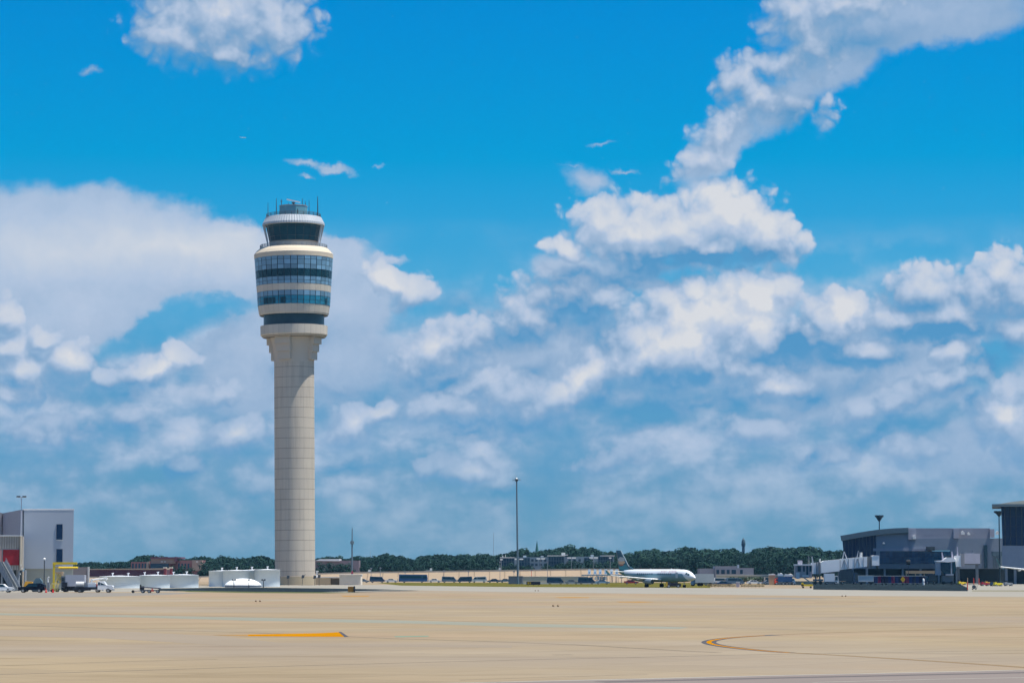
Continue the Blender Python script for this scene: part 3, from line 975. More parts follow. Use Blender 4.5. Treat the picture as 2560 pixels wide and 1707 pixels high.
# cab
mb = MB()
mb.lathe([(TR(60.5), TZ(622.5)), (TR(60.5), TZ(606.5)), (TR(61.5), TZ(606))], 72, smooth_=False)
mb.build('cab_sill_wall', mat('cab sill', (.33, .31, .26), .7), tw)
NC = 20
mb = MB()
for i in range(NC):
    a0, a1 = 2 * math.pi * (i + .5) / NC, 2 * math.pi * (i + 1.5) / NC
    r0, r1 = TR(60.2), TR(70.0)
    mb.add([(r0 * math.cos(a0), r0 * math.sin(a0), TZ(606)), (r0 * math.cos(a1), r0 * math.sin(a1), TZ(606)), (r1 * math.cos(a1), r1 * math.sin(a1), TZ(560)), (r1 * math.cos(a0), r1 * math.sin(a0), TZ(560))], [(0, 1, 2, 3)])
mb.build('cab_glass', GLASS_C, tw)
mb = MB()
for i in range(NC):
    a0 = 2 * math.pi * (i + .5) / NC
    mb.cyl((TR(60.4) * math.cos(a0), TR(60.4) * math.sin(a0), TZ(606)), (TR(70.2) * math.cos(a0), TR(70.2) * math.sin(a0), TZ(560)), .06, n=6)
for y in (570.5, 594.5):
    r = TR(60.4 + (606 - y) / 46 * 9.8)
    for i in range(NC):
        a0, a1 = 2 * math.pi * (i + .5) / NC, 2 * math.pi * (i + 1.5) / NC
        mb.cyl((r * math.cos(a0), r * math.sin(a0), TZ(y)), (r * math.cos(a1), r * math.sin(a1), TZ(y)), .075, n=6)
mb.build('cab_frame', mat('cab mullion', (.06, .09, .11), .4, .2), tw)
# struts carrying the roof round the cab
for a in (2, 40, 90, 140, 178, 196, -16):
    a = math.radians(a)
    mb = MB()
    w = .35
    R = Matrix.Rotation(a, 3, 'Z')
    mb.prism([(TR(64), TZ(622)), (TR(66.5), TZ(622)), (TR(67.5), TZ(606)), (TR(77.5), TZ(566)), (TR(73.5), TZ(562)), (TR(66), TZ(600))], -w / 2, w / 2)
    mb.v = [R @ q for q in mb.v]
    mb.build('roof_strut', mat('strut grey', (.42, .47, .50), .5), tw)
# ribbed fascia
mb = MB()
n = 72
ribs = []
for i in range(n):
    for j, e in ((0, 0), (.5, .12)):
        ribs.append((2 * math.pi * (i + j) / n, e))
prof = [(TR(70), TZ(566)), (TR(77.4), TZ(565)), (TR(77.0), TZ(560)), (TR(69.5), TZ(545)), (TR(66), TZ(543.5))]
vs = [((r + (e if 0 < k < 4 else 0)) * math.cos(a_), (r + (e if 0 < k < 4 else 0)) * math.sin(a_), z) for k, (r, z) in enumerate(prof) for a_, e in ribs]
nn = len(ribs)
mb.add(vs, [(j * nn + i, j * nn + (i + 1) % nn, (j + 1) * nn + (i + 1) % nn, (j + 1) * nn + i) for j in range(len(prof) - 1) for i in range(nn)])
mb.build('roof_fascia', mat('ribbed white metal', (.40, .44, .48), .45, var=.04), tw)
mb = MB()
mb.lathe([(TR(69.8), TZ(566)), (TR(66.5), TZ(544)), (1.0, TZ(543))], 48, smooth_=False)
mb.build('roof_deck', STEEL, tw)
railing(536.5, 545, 68, 28, DARK, 3, .075)
# equipment room on the roof
mb = MB()
mb.lathe([(TR(35.5), TZ(543.5)), (TR(35.5), TZ(517)), (TR(34.5), TZ(515.5))], 8, smooth_=False)
R = Matrix.Rotation(math.radians(14), 3, 'Z')
mb.v = [R @ q for q in mb.v]
er = mb.build('equipment_room', mat('equipment room cladding', (.10, .27, .34), .5), tw)
mb = MB()
mb.lathe([(TR(36.4), TZ(517.2)), (TR(36.4), TZ(515)), (TR(30), TZ(514.4))], 8, smooth_=False)
mb.v = [R @ q for q in mb.v]
mb.build('roof_trim', STEEL, er)
mb = MB()
mb.box(TR(12), TR(14.5), -TR(37), -TR(36), TZ(541), TZ(527))
mb.build('door', DARK, er)
# surveillance radar
mb = MB()
mb.cyl((0, 0, TZ(515)), (0, 0, TZ(507)), .28, .18, n=10)
mb.box(-.5, .5, -.35, .35, TZ(509), TZ(505.5))
rp = mb.build('radar_pedestal', DARK, tw)
mb = MB()
mb.box(-2.15, 2.15, -.17, .17, -.2, .2)
bar = mb.build('radar_antenna', WHITE, rp)
bar.location = (0, -.1, TZ(502.3))
bar.rotation_euler = (0, math.radians(14), math.radians(-8))
for xo, yt, yb, th in ((340, 504, 545, .05), (412, 489, 540, .07), (478, 498, 517, .06), (540, 502, 517, .04), (665, 488, 545, .07), (715, 504, 517, .05), (766, 507, 543, .05), (843, 495, 545, .08)):
    xx = (xo - 597) / 3.92 / TS
    rr = TR(67.5) if yb > 520 else TR(30)
    yy = -math.sqrt(max(0, rr * rr - xx * xx)) if (xo // 2) % 2 else math.sqrt(max(0, rr * rr - xx * xx))
    mb = MB()
    mb.cyl((xx, yy, TZ(yb)), (xx, yy, TZ(yb) + (TZ(yt) - TZ(yb)) * .55), th * 2.2, th * 1.8, n=6)
    mb.cyl((xx, yy, TZ(yb) + (TZ(yt) - TZ(yb)) * .55), (xx, yy, TZ(yt)), th * 1.8, th, n=6)
    if xo == 478:
        mb.cyl((xx - .3, yy, TZ(505)), (xx + .3, yy, TZ(500)), .05, n=5)
        mb.cyl((xx + .3, yy, TZ(505)), (xx - .3, yy, TZ(500)), .05, n=5)
    mb.build('whip_antenna', DARK, tw)
for xo, h in ((-78, 5), (30, 3), (-20, 3.5)):
    mb = MB()
    rr = TR(79)
    xx = TR(xo)
    yy = -math.sqrt(max(0, rr * rr - xx * xx))
    mb.cyl((xx, yy, TZ(624)), (xx, yy, TZ(624) + TR(h * 2)), .06, n=6)
    mb.cyl((xx, yy, TZ(624) + TR(h * 2)), (xx, yy, TZ(624) + TR(h * 2) + .4), .2, n=8)
    mb.build('catwalk_lamp', STEEL, tw)

# ------------------------------------------------------------------ left terminal block
BD = 640.0
LEAN = -.185
lt = thing('terminal_block', 'grey metal clad terminal block with white roof edge and two tall navy windows', 'building', (at(121, HOR, BD).x, BD, 0))
W = True
mb = MB()
prect(mb, 58, 184.5, 1274.5, 1421, BD, 24, LEAN)
mb.build('wall', GREYP, lt, W)
mb = MB()
prect(mb, 63, 183, 1421, 1476, BD + .4, 23, LEAN)
mb.build('base_wall', mat('greenish cream wall', (.42, .42, .36), .8), lt, W)
mb = MB()
prect(mb, 57.5, 185.5, 1271, 1274.6, BD - .04, 24.3, LEAN)
mb.build('roof_edge', WHITE, lt, W)
for y0, y1 in ((1310, 1348.5), (1372, 1405)):
    mb = MB()
    prect(mb, 141, 156, y0, y1, BD - .12, .3)
    wn = mb.build('window', NAVY, lt, W)
    mb = MB()
    prect(mb, 140.4, 156.6, y1, y1 + 1.6, BD - .2, .35)
    mb.build('sill', OFFW, wn, W)
    mb = MB()
    prect(mb, 140.2, 141, y0 - .8, y1, BD - .15, .3)
    prect(mb, 156, 156.8, y0 - .8, y1, BD - .15, .3)
    prect(mb, 141, 156, y0 - .8, y0, BD - .15, .3)
    mb.build('frame', GREYD, wn, W)
mb = MB()
a_, b_, c_, d_ = at(57.8, 1273, BD + .1), at(5, 1273, BD + 46), at(5, 1273, BD + 70), at(57.8, 1273, BD + 30)
mb.slab([(a_.x, a_.y), (d_.x, d_.y), (c_.x, c_.y), (b_.x, b_.y)], 0, at(57, 1272.6, BD).z)
mb.build('side_wing', mat('shaded mauve grey panel', (.30, .30, .36), .6), lt, W)  # wing's darker tone under its different light is put into the colour
mb = MB()
prect(mb, -60, 5, 1281, 1476, BD + 44, 20, LEAN)
mb.build('rear_wing', mat('warm grey panel', (.36, .34, .34), .6), lt, W)

hw_ = thing('ribbed_annex', 'ribbed beige metal annex with white coping and dark red roller door', 'building', (at(20, HOR, 622).x, 622, 0))
RIB = mat('ribbed beige metal', (.40, .36, .31), .6, var=.05)
mb = MB()
p0, p1 = at(-60, 1339, 622), at(55, 1424, 622)
zt, zb = at(0, 1340, 622).z, at(0, 1424, 622).z
x = p0.x
while x < p1.x:
    x1 = min(x + .55, p1.x)
    mb.box(x, x + (x1 - x) * .6, 621.9, 624, zb, zt)
    mb.box(x + (x1 - x) * .6, x1, 622.06, 623.9, zb, zt)
    x = x1
rwl = mb.build('ribbed_wall', RIB, hw_, W)
for z0_, z1_ in ((at(0, 1371, 622).z, zt), (zb, at(0, 1413, 622).z)):
    mb = MB()
    x = p0.x
    while x < p1.x - .2:
        mb.box(x + .04, x + .2, 621.75, 621.9, z0_, z1_)
        x += .55
    mb.build('rib_contrast', mat('pale batten', (.52, .49, .45), .5), rwl, W)  # added pale strips paint in the contrast that front light leaves off the ribs
mb = MB()
prect(mb, -60, 56.3, 1337, 1340, 621.6, 17, LEAN)
prect(mb, -60, 55, 1340.1, 1424, 624, 13, LEAN)
mb.build('coping', OFFW, hw_, W)
mb = MB()
prect(mb, 7, 48, 1373, 1412, 621.7, .3)
rd = mb.build('roller_door', REDD, hw_, W)
mb = MB()
prect(mb, 5, 7, 1371.5, 1412, 621.6, .4)
prect(mb, 7, 48, 1371.5, 1373, 621.6, .4)
mb.build('frame', GREYD, rd, W)
mb = MB()
prect(mb, -4, 4, 1375, 1408, 621.5, .6)
mb.build('faded_panel', mat('faded pink panel', (.50, .28, .27), .6), hw_, W)
mb = MB()
prect(mb, 49, 53.5, 1340, 1425, 621.2, .7)
mb.build('corner_post', BEIGE, hw_, W)
mb = MB()
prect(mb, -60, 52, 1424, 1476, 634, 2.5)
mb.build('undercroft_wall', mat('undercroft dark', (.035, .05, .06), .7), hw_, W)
for a_ in ((49.5, 51, 1432, 1436), (52.5, 55, 1418, 1422), (51.4, 53, 1410, 1415)):
    mb = MB()
    prect(mb, *a_, 620.9, .4)
    mb.build('wall_lamp', LAMPW, hw_, W)

# boarding stairs: two parallel ramps with stringers
for a_ in ((58.2, 63, 633.5, 2), (30, 33, 622.5, .5), (40, 46, 626, 2)):
    mb = MB()
    prect(mb, a_[0], a_[1], 1424, 1476, a_[2], a_[3])
    mb.build('column', GREYD, hw_, W)
st_ = thing('boarding_stairs', 'long grey covered boarding stair ramp sloping down beside the red door', 'stairs', (at(45, HOR, 602).x, 602, 0))
for nm, off, m_ in (('stringer', 0, GREYD), ('stair_flight', 8, mat('worn aluminium', (.22, .23, .23), .5, .2)), ('stringer', 17, GREYD)):
    mb = MB()
    d_ = 600 + off * .12
    ppoly(mb, [(-8 + off, 1406), (-2 + off, 1398 + (1 if nm == 'stringer' else 5)), (34 + off, 1466), (37 + off, 1475.5), (28 + off, 1476.5), (-8 + off, 1415)], d_, .35 if nm == 'stringer' else 1.2)
    mb.build(nm, m_, st_, W)
mb = MB()
for i in range(7):
    k = i / 6
    prect(mb, -4 + 34 * k, -3 + 34 * k, 1394 + 66 * k, 1410 + 62 * k, 599.9, .12)
    prect(mb, 14 + 34 * k, 14.8 + 34 * k, 1394 + 66 * k, 1410 + 62 * k, 602.6, .12)
ppoly(mb, [(-4, 1394), (-3.2, 1393), (31, 1459), (30.5, 1461)], 599.9, .12)
ppoly(mb, [(14, 1394), (14.8, 1393), (49, 1459), (48.5, 1461)], 602.6, .12)
mb.build('handrail', STEEL, st_, W)
mb = MB()
prect(mb, 2, 6, 1425, 1476, 601, .5)
prect(mb, 18, 21, 1450, 1476, 601, .5)
for q in (6, 36):
    c = at(q, 1474, 601)
    mb.cyl((c.x, 600.6, .35), (c.x, 601.6, .35), .35, n=12)
mb.build('support_leg', GREYD, st_, W)


# ------------------------------------------------------------------ poles
def twin_lamp(name, label, cat, xp, d, ytop, ybase=None, arm=12, mcol=STEEL, head=GREYD, group=None, r=.14):
    base = at(xp, HOR, d)
    t_ = thing(name, label, cat, (base.x, d, 0), 0, group)
    zt = gz(ytop, d)
    q = MB()
    q.cyl((0, 0, 0), (0, 0, zt), r * 1.25, r * .75, n=10)
    q.build('pole', mcol, t_)
    a_ = px(arm, d)
    q = MB()
    q.box(-a_, a_, -.08, .08, zt - .12, zt + .04)
    q.build('crossarm', mcol, t_)
    for s in (-1, 1):
        q = MB()
        q.box(s * a_ * .62 - a_ * .38, s * a_ * .62 + a_ * .38, -.35, .35, zt - .02, zt + .26)
        q.build('lamp_head', head, t_)
    return t_


twin_lamp('light_mast', 'grey light mast with twin flat heads rising behind the ribbed annex', 'light mast', 51, 641 - 3, 1242, arm=12, mcol=GREYP, head=DARK, r=.13)
lp = thing('lamp_post', 'slim dark lamp post with a small white head before the grey block', 'lamp post', (at(110.8, HOR, 605).x, 605, 0))
mb = MB()
mb.cyl((0, 0, 0), (0, 0, gz(1400, 605)), .13, .11, n=10)
mb.build('pole', DARK, lp)
mb = MB()
zt = gz(1399, 605)
mb.cyl((0, 0, zt), (0, 0, zt + .25), .28, .34, n=12)
mb.cyl((0, 0, zt + .25), (0, 0, zt + .45), .34, .05, n=12)
mb.build('lamp_head', LAMPW, lp)

# ------------------------------------------------------------------ yellow hoist gantry and lift at the stand
gd = 590
gt = thing('yellow_gantry', 'yellow steel gantry post with two long arms reaching right', 'gantry', (at(134, HOR, gd).x, gd, 0))
mb = MB()
prect(mb, 131.2, 137, 1405.5, 1476, gd, .5)
mb.build('post', YEL, gt, W)
mb = MB()
prect(mb, 131.5, 192, 1404.6, 1410.4, gd - .05, .6)
ppoly(mb, [(136.5, 1409.8), (141, 1409.8), (136.5, 1414)], gd + .1, .3)
mb.build('arm', YEL, gt, W)
mb = MB()
p = at(146, 1418.5, gd + 1.5)
mb.cyl((p.x, gd + 1.5, p.z), (at(192, 1418, gd).x, gd + 1.5, p.z), .23, n=10)
prect(mb, 137, 146, 1416.5, 1419.5, gd + .2, 1.3)
mb.build('lower_arm', YEL, gt, W)
lf = thing('scissor_lift', 'yellow and cream scissor lift cart standing at the gantry foot', 'lift', (at(137, HOR, 582).x, 582, 0))
CRY = mat('cream yellow paint', (.75, .62, .25), .5, var=.12)
mb = MB()
prect(mb, 126, 147, 1457, 1460, 581, 1.6)
prect(mb, 126, 128.5, 1457, 1474, 581, .3)
prect(mb, 136, 138, 1457, 1478, 580.6, .3)
prect(mb, 143.5, 145.5, 1457, 1478, 580.6, .3)
for y in (1463, 1467, 1471, 1475):
    prect(mb, 137, 145, y, y + 1.1, 580.65, .25)
prect(mb, 124, 147, 1470, 1472.5, 581.2, 1.5)
mb.build('ladder_frame', CRY, lf, W)
mb = MB()
for x0, x1 in ((139, 151), (151, 139), (140, 144), (149, 153)):
    a_, b_ = at(x0, 1457, 581.6), at(x1, 1432, 581.6)
    mb.cyl(a_, b_, .12, n=6)
    mb.cyl(a_ + Vector((0, 1, 0)), b_ + Vector((0, 1, 0)), .12, n=6)
mb.build('scissor_arms', CRY, lf, W)
mb = MB()
prect(mb, 138, 156, 1429, 1432, 581.4, 1.6)
prect(mb, 151, 157, 1428, 1438, 581.2, .8)
mb.build('platform', TANP, lf, W)
for xq in (129, 141):
    for dy in (.2, 1.5):
        c = at(xq, 1475, 581)
        mb = MB()
        mb.cyl((c.x, 581 + dy, .35), (c.x, 581.3 + dy, .35), .35, n=14)
        mb.build('wheel', TYRE, lf, W)
hk = thing('standpipe', 'white bent standpipe on a grey plinth right of the dark pickup', 'standpipe', (at(120, HOR, 588).x, 588, 0))
mb = MB()
prect(mb, 118, 124, 1455, 1478, 588, .9)
mb.build('plinth', GREYD, hk, W)
mb = MB()
mb.cyl(at(119.5, 1455, 588.4), at(119.8, 1445, 588.4), .2, .17, n=10)
mb.cyl(at(119.8, 1445, 588.4), at(123.5, 1441.5, 588.4), .17, .15, n=10)
mb.build('pipe', OFFW, hk, W)
for lab, xq in (('red traffic cone nearest the dark pickup', 115.8), ('red traffic cone at the foot of the yellow lift', 133)):
    cn = thing('traffic_cone', lab, 'traffic cone', (at(xq, HOR, 563).x, 563, 0), 0, 'traffic cones beside the dark pickup')
    mb = MB()
    mb.cyl((0, 0, .04), (0, 0, .78), .22, .05, n=14)
    mb.build('cone', mat('red cone plastic', (.62, .015, .012), .5), cn)
    mb = MB()
    mb.box(-.28, .28, -.28, .28, 0, .045)
    mb.build('base', BLACK, cn)

# ------------------------------------------------------------------ white fuel tanks
TANKW = mat('tank white', (.74, .82, .85), .45, var=.04, scale=.2)


def tank(label, xc, wpx, ytop, d, vents, group):
    c = at(xc, HOR, d)
    r = px(wpx / 2, d)
    t_ = thing('storage_tank', label, 'storage tank', (c.x, d, 0), 0, group)
    zt = gz(ytop, d)
    q = MB()
    q.lathe([(r, 0), (r, zt), (r * 1.015, zt), (r * 1.015, zt + .12)], 48, smooth_=True)
    q.build('shell', TANKW, t_)
    q = MB()
    q.lathe([(r * 1.015, zt + .12), (r * .5, zt + .22), (.05, zt + .32)], 48, smooth_=False)
    q.build('roof', WHITE, t_)
    for vx in vents:
        q = MB()
        xx = px(vx, d)
        z_ = zt + .32 - .2 * abs(xx) / r
        q.cyl((xx, -.1, z_ - .2), (xx, -.1, z_ + .55), .16, n=8)
        q.cyl((xx, -.1, z_ + .55), (xx, -.1, z_ + .75), .32, n=8)
        q.build('vent', WHITE, t_)
    return t_


TG = 'white storage tanks left of the tower'
tank('low white storage tank behind the flatbed truck, leftmost of the low three', 300, 100, 1441, 705, (-18, 21), TG)
tank('low white storage tank in the middle of the low three', 387, 76, 1438.5, 712, (-25, 8), TG)
tank('low white storage tank at the right end of the low three', 459, 75, 1437.5, 722, (-25, 8), TG)
tank('taller white storage tank at the left end beside the gap', 560, 75, 1427.5, 775, (-5,), TG)
tank('taller white storage tank behind the left half of the white dome', 592, 68, 1426.5, 768, (0,), TG)
tank('taller white storage tank behind the right half of the white dome', 634, 62, 1425.5, 776, (-4,), TG)
tank('taller white storage tank partly hidden by the tower base', 668, 64, 1424.5, 768, (1,), TG)

dm = thing('domed_shelter', 'low bright white fabric dome in front of the taller tanks', 'dome', (at(608, HOR, 735).x, 735, 0))
mb = MB()
prof = [(px(46, 735), .6)]
for i in range(1, 11):
    a = math.pi / 2 * i / 10
    prof.append((max(.03, px(46, 735) * math.cos(a * .93 + .07)), .6 + px(16.5, 735) * math.sin(a) ** 1.25))
mb.lathe(prof, 48)
mb.v = [Vector((q.x, q.y * .8, q.z)) for q in mb.v]
mb.build('fabric', mat('bright fabric', (.86, .88, .88), .6, var=.02), dm)
mb = MB()
mb.lathe([(px(45, 735), 0), (px(45, 735), .62)], 48)
mb.v = [Vector((q.x, q.y * .8, q.z)) for q in mb.v]
mb.build('skirt', GREYD, dm)
for lab, xp in (('short dark T-shaped lamp in front of the left side of the dome', 585), ('short dark T-shaped lamp right of the dome', 659), ('thin dark pole lamp at the middle of the dome', 622.5)):
    twin_lamp('yard_lamp', lab, 'yard lamp', xp, 725, 1449.5, arm=5 if xp != 622.5 else 2, mcol=DARK, head=DARK, group='yard lamps by the white dome', r=.11)

# lamps at the foot of the tower
for i, (xp, y, lab) in enumerate(((679, 1441, 'dark bracket floodlight on a post against the last white tank'), (697.5, 1443, 'dark floodlight post at the shaded left of the tower foot'), (720.5, 1442, 'dark floodlight post at the shaded centre of the tower foot'), (757.5, 1441, 'dark floodlight post before the sunlit tower foot, leaning'), (787, 1442, 'dark floodlight post at the right edge of the tower'), (798, 1440, 'dark floodlight post just right of the tower edge'))):
    d = 820
    fl_ = thing('floodlight', lab, 'floodlight', (at(xp, HOR, d).x, d, 0), 0, 'floodlights round the tower foot')
    z = gz(y, d)
    q = MB()
    q.cyl((-.25 if i == 3 else 0, 0, 0), (0, 0, z), .07, .06, n=8)
    q.build('post', DARK, fl_)
    q = MB()
    q.prism([(-.45, z - .5), (.35, z - .35), (.45, z + .45), (-.3, z + .5)], -.3, .3)
    q.build('lamp_head', DARK, fl_)
    if i in (0, 3, 5):
        q = MB()
        q.cyl((0, 0, z + .3), (.9 if i == 3 else -.8, 0, z + .7), .06, n=6)
        q.build('bracket', DARK, fl_)

# ------------------------------------------------------------------ low buildings right of the tower
an = thing('tan_annex', 'low tan annex wall at the right foot of the tower with a grey end bay', 'building', (at(820, HOR, 862).x, 862, 0))
mb = MB()
prect(mb, 780, 826.5, 1444, 1464, 862, 8)
mb.build('wall', TANW, an, W)
mb = MB()
prect(mb, 826.5, 848, 1444.5, 1464, 863, 7)
mb.build('end_bay', mat('taupe wall', (.22, .19, .15), .8), an, W)
mb = MB()
prect(mb, 780, 848.5, 1441.5, 1444, 861.7, 8.5)
mb.build('parapet', OFFW, an, W)
mb = MB()
prect(mb, 790.5, 793.5, 1428, 1442, 864, .5)
prect(mb, 790, 796, 1426, 1429, 863.9, .6)
mb.build('vent_stack', WHITE, an, W)
sh = thing('cream_shed', 'low cream flat roofed shed right of the tan annex', 'shed', (at(875, HOR, 856).x, 856, 0))
mb = MB()
prect(mb, 848.5, 902, 1437, 1464, 856, 9)
mb.build('wall', CREAM, sh, W)
mb = MB()
prect(mb, 848, 903, 1435, 1437, 855.7, 9.6)
mb.build('roof_edge', OFFW, sh, W)
pm = thing('radio_mast', 'thin grey radio mast with a round antenna platform behind the cream shed', 'mast', (at(880, HOR, 930).x, 930, 0))
mb = MB()
mb.cyl((0, 0, 0), (0, 0, gz(1356, 930)), .30, .24, n=10)
mb.cyl((0, 0, gz(1356, 930)), (0, 0, gz(1321, 930)), .22, .14, n=10)
mb.cyl((0, 0, gz(1321, 930)), (0, 0, gz(1317, 930)), .08, .05, n=6)
mb.build('pole', mat('mast blue grey', (.14, .20, .25), .5, .2), pm)
mb = MB()
z = gz(1356, 930)
for i in range(8):
    a = math.pi * i / 4
    mb.box(.5 * math.cos(a) - .14, .5 * math.cos(a) + .14, .5 * math.sin(a) - .1, .5 * math.sin(a) + .1, z - .5, z + .55)
mb.cyl((0, 0, z - .25), (0, 0, z - .1), .58, n=16)
mb.build('antenna_ring', mat('antenna grey', (.18, .26, .32), .5), pm)
mb = MB()
mb.prism([(-.3, gz(1433, 929)), (.6, gz(1433, 929)), (.15, gz(1424, 929))], -1.4, -1.3)
mb.build('warning_board', mat('pinkish red paint', (.45, .03, .08), .5), pm)

# airfield signs
sg = thing('airfield_sign', 'boxy airfield sign with a brown orange face at the asphalt edge', 'sign', (at(879, HOR, 570).x, 570, 0))
mb = MB()
mb.box(-.72, .45, -.35, .1, .12, 1.2)
mb.build('face', mat('brown orange board', (.32, .14, .012), .5, var=.2, scale=3), sg)
mb = MB()
mb.box(.45, .74, -.4, .3, .1, 1.26)
mb.build('housing', mat('sign black', (.02, .022, .04), .5), sg)
mb = MB()
mb.box(-.5, -.4, -.2, -.05, 0, .12)
mb.box(.2, .3, -.2, -.05, 0, .12)
mb.build('foot', DARK, sg)
sg = thing('airfield_sign', 'wide black airfield sign with yellow panels on the grass below the tall mast', 'sign', (at(1333.5, HOR, 815).x, 815, 0))
mb = MB()
mb.box(-2.05, 2.05, -.15, .15, .25, 1.2)
mb.build('housing', mat('sign black', (.02, .022, .04), .5), sg)
mb = MB()
for x0, x1 in ((-1.75, -1.2), (-1.05, -.75)):
    mb.box(x0, x1, -.19, -.15, .4, 1.05)
mb.build('yellow_panel', mat('sign yellow', (.45, .30, .01), .5), sg)
mb = MB()
for x0 in (-1.6, 0, 1.5):
    mb.box(x0, x0 + .1, -.05, .05, 0, .25)
mb.build('foot', DARK, sg)
for lab, xp, yp in (('pair of small brown pavement lights nearest the taxi line left of centre', 645, 1503.5), ('pair of small brown pavement lights right of the worn yellow line', 1389, 1515.5), ('pair of small brown pavement lights before the dark stand', 2110, 1490.5), ('pair of small brown pavement lights on the pale taxiway', 1342, 1477)):
    g0 = ground(xp, yp)
    pl = thing('pavement_light', lab, 'pavement light', (g0.x, g0.y, 0), 0, 'pairs of pavement lights')
    for s in (-1, 1):
        mb = MB()
        mb.lathe([(.14, 0), (.13, .12), (.07, .22), (.02, .25)], 12, cx=s * .3)
        mb.build('lamp', mat('brown lamp cap', (.16, .10, .05), .5), pl)

# ------------------------------------------------------------------ deck wall behind the field
WD = 1100
wl = thing('embankment_wall', 'long sloping tan concrete embankment across the field below the trees', 'embankment', (at(1200, HOR, 1100).x, 1100, 0))
TOPS = [(150, 1444), (497, 1442.5), (903, 1432), (1100, 1429.3), (1300, 1426.6), (1467, 1423.8), (1700, 1424)]
front = [(at(x, HOR, WD - 10).x, WD - 10, 0.02) for x, y in TOPS]
top = [at(x, y, WD) for x, y in TOPS]
back = [(q.x, q.y + 14, q.z) for q in top]
mb = MB()
n_ = len(TOPS)
mb.add(front + [tuple(q) for q in top] + back + [(q[0], q[1], 0.02) for q in back],
       [(i, i + 1, k + i + 1 - 0, k + i) if False else (r * n_ + i, r * n_ + i + 1, (r + 1) * n_ + i + 1, (r + 1) * n_ + i) for r in range(3) for i in range(n_ - 1) for k in (0,)])
mb.build('slope', mat('tan embankment concrete', (.30, .225, .15), .9, var=.1, scale=.05), wl, W)
mb = MB()
for (xa, ya), (xb, yb) in zip(TOPS, TOPS[1:]):
    A, B = at(xa, ya, WD), at(xb, yb, WD)
    mb.add([(A.x, WD - .3, A.z - .1), (B.x, WD - .3, B.z - .1), (B.x, WD - .3, B.z + .5), (A.x, WD - .3, A.z + .5), (A.x, WD + .4, A.z - .1), (B.x, WD + .4, B.z - .1), (B.x, WD + .4, B.z + .5), (A.x, WD + .4, A.z + .5)],
           [(0, 1, 2, 3), (3, 2, 6, 7), (7, 6, 5, 4), (0, 3, 7, 4), (1, 2, 6, 5)])
mb.build('coping', mat('grey coping', (.40, .36, .30), .8), wl, W)
mb = MB()
for i in range(40):
    x_ = 160 + i * 38
    y_ = next(ya + (yb - ya) * (x_ - xa) / (xb - xa) for (xa, ya), (xb, yb) in zip(TOPS, TOPS[1:]) if xa <= x_ <= xb)
    A = at(x_, y_, WD)
    mb.add([(A.x - .15, WD - 10.02, .06), (A.x + .15, WD - 10.02, .06), (A.x + .15, WD - .32, A.z + .02), (A.x - .15, WD - .32, A.z + .02)], [(0, 1, 2, 3)])
mb.build('joint', mat('embankment joint', (.16, .12, .08), .9), wl, W)
for lab, x0, x1, y0, y1 in (('small flat grey rooftop hut on the wall near the cream shed', 907, 926, 1429, 1433), ('small flat grey hut on the wall left of centre', 1061, 1080, 1425.5, 1429), ('small flat grey hut on the wall before the tall mast', 1236, 1252, 1424, 1428)):
    hu = thing('roof_hut', lab, 'hut', (at((x0 + x1) / 2, HOR, WD + 4).x, WD + 4, gz(y1, WD + 4)), 0, 'small huts on top of the embankment')
    w_ = px((x1 - x0) / 2, WD)
    h_ = px(y1 - y0, WD) + .6
    mb = MB()
    mb.prism([(-w_, -1.0), (w_, -1.0), (w_, h_ * .7), (-w_, h_ * .45)], -2, 2)
    mb.build('cabin', mat('grey green hut', (.40, .45, .44), .6), hu)
    mb = MB()
    mb.box(w_ - .8, w_, -1, 1, h_ * .6, h_ + .3)
    mb.build('vent', OFFW, hu)
# light posts on the wall
k = 0
for xp, y0, lab in ((928, 1420, 'thin dark post on the wall above the blue vans'), (951, 1419, 'thin post with a small dark box near the left wall end'), (1013, 1430, 'thin pale post on the wall left of centre'), (1110, 1426, 'thin pale post on the wall at centre left'), (1171, 1428, 'thin dark post on the wall right of centre'), (1250, 1404, 'tall thin post on the wall left of the tall mast'), (1285, 1428, 'thin dark post on the wall just left of the tall mast'), (1329, 1424, 'thin orange post on the wall right of the tall mast'), (1369, 1405, 'tall thin post on the wall below the office roof')):
    ps_ = tag(None or thing('wall_post', lab, 'post', (at(xp, HOR, WD - 10.5).x, WD - 10.5, 0)), lab, 'post', 'thin posts along the embankment')
    mb = MB()
    mb.cyl((0, 0, 0), (0, 0, gz(y0, WD)), .11, .08, n=6)
    mb.build('pole', STEEL if xp != 1329 else ORANGE, ps_)
    mb = MB()
    mb.box(-.35, .35, -.2, .2, gz(y0, WD) - .25, gz(y0, WD) + .2)
    mb.build('head', GREYD, ps_)

# ------------------------------------------------------------------ vehicles
GLS = mat('vehicle glass', (.012, .03, .04), .08, spec=.5)
RIM = mat('wheel rim', (.38, .38, .38), .35, .5)
LAMPH = mat('headlamp', (.7, .7, .68), .2)
TAILR = mat('tail lamp', (.4, .01, .01), .3)


def wheels(t_, xs, track, r=.36, w=.24):
    for x_ in xs:
        for s in (-1, 1):
            q = MB()
            q.cyl((x_, s * track - w / 2, r), (x_, s * track + w / 2, r), r, n=18)
            wh = q.build('wheel', TYRE, t_)
            q = MB()
            q.cyl((x_, s * (track + w / 2 - .02), r), (x_, s * (track + w / 2 + .015), r), r * .6, n=14)
            q.build('rim', RIM, wh)


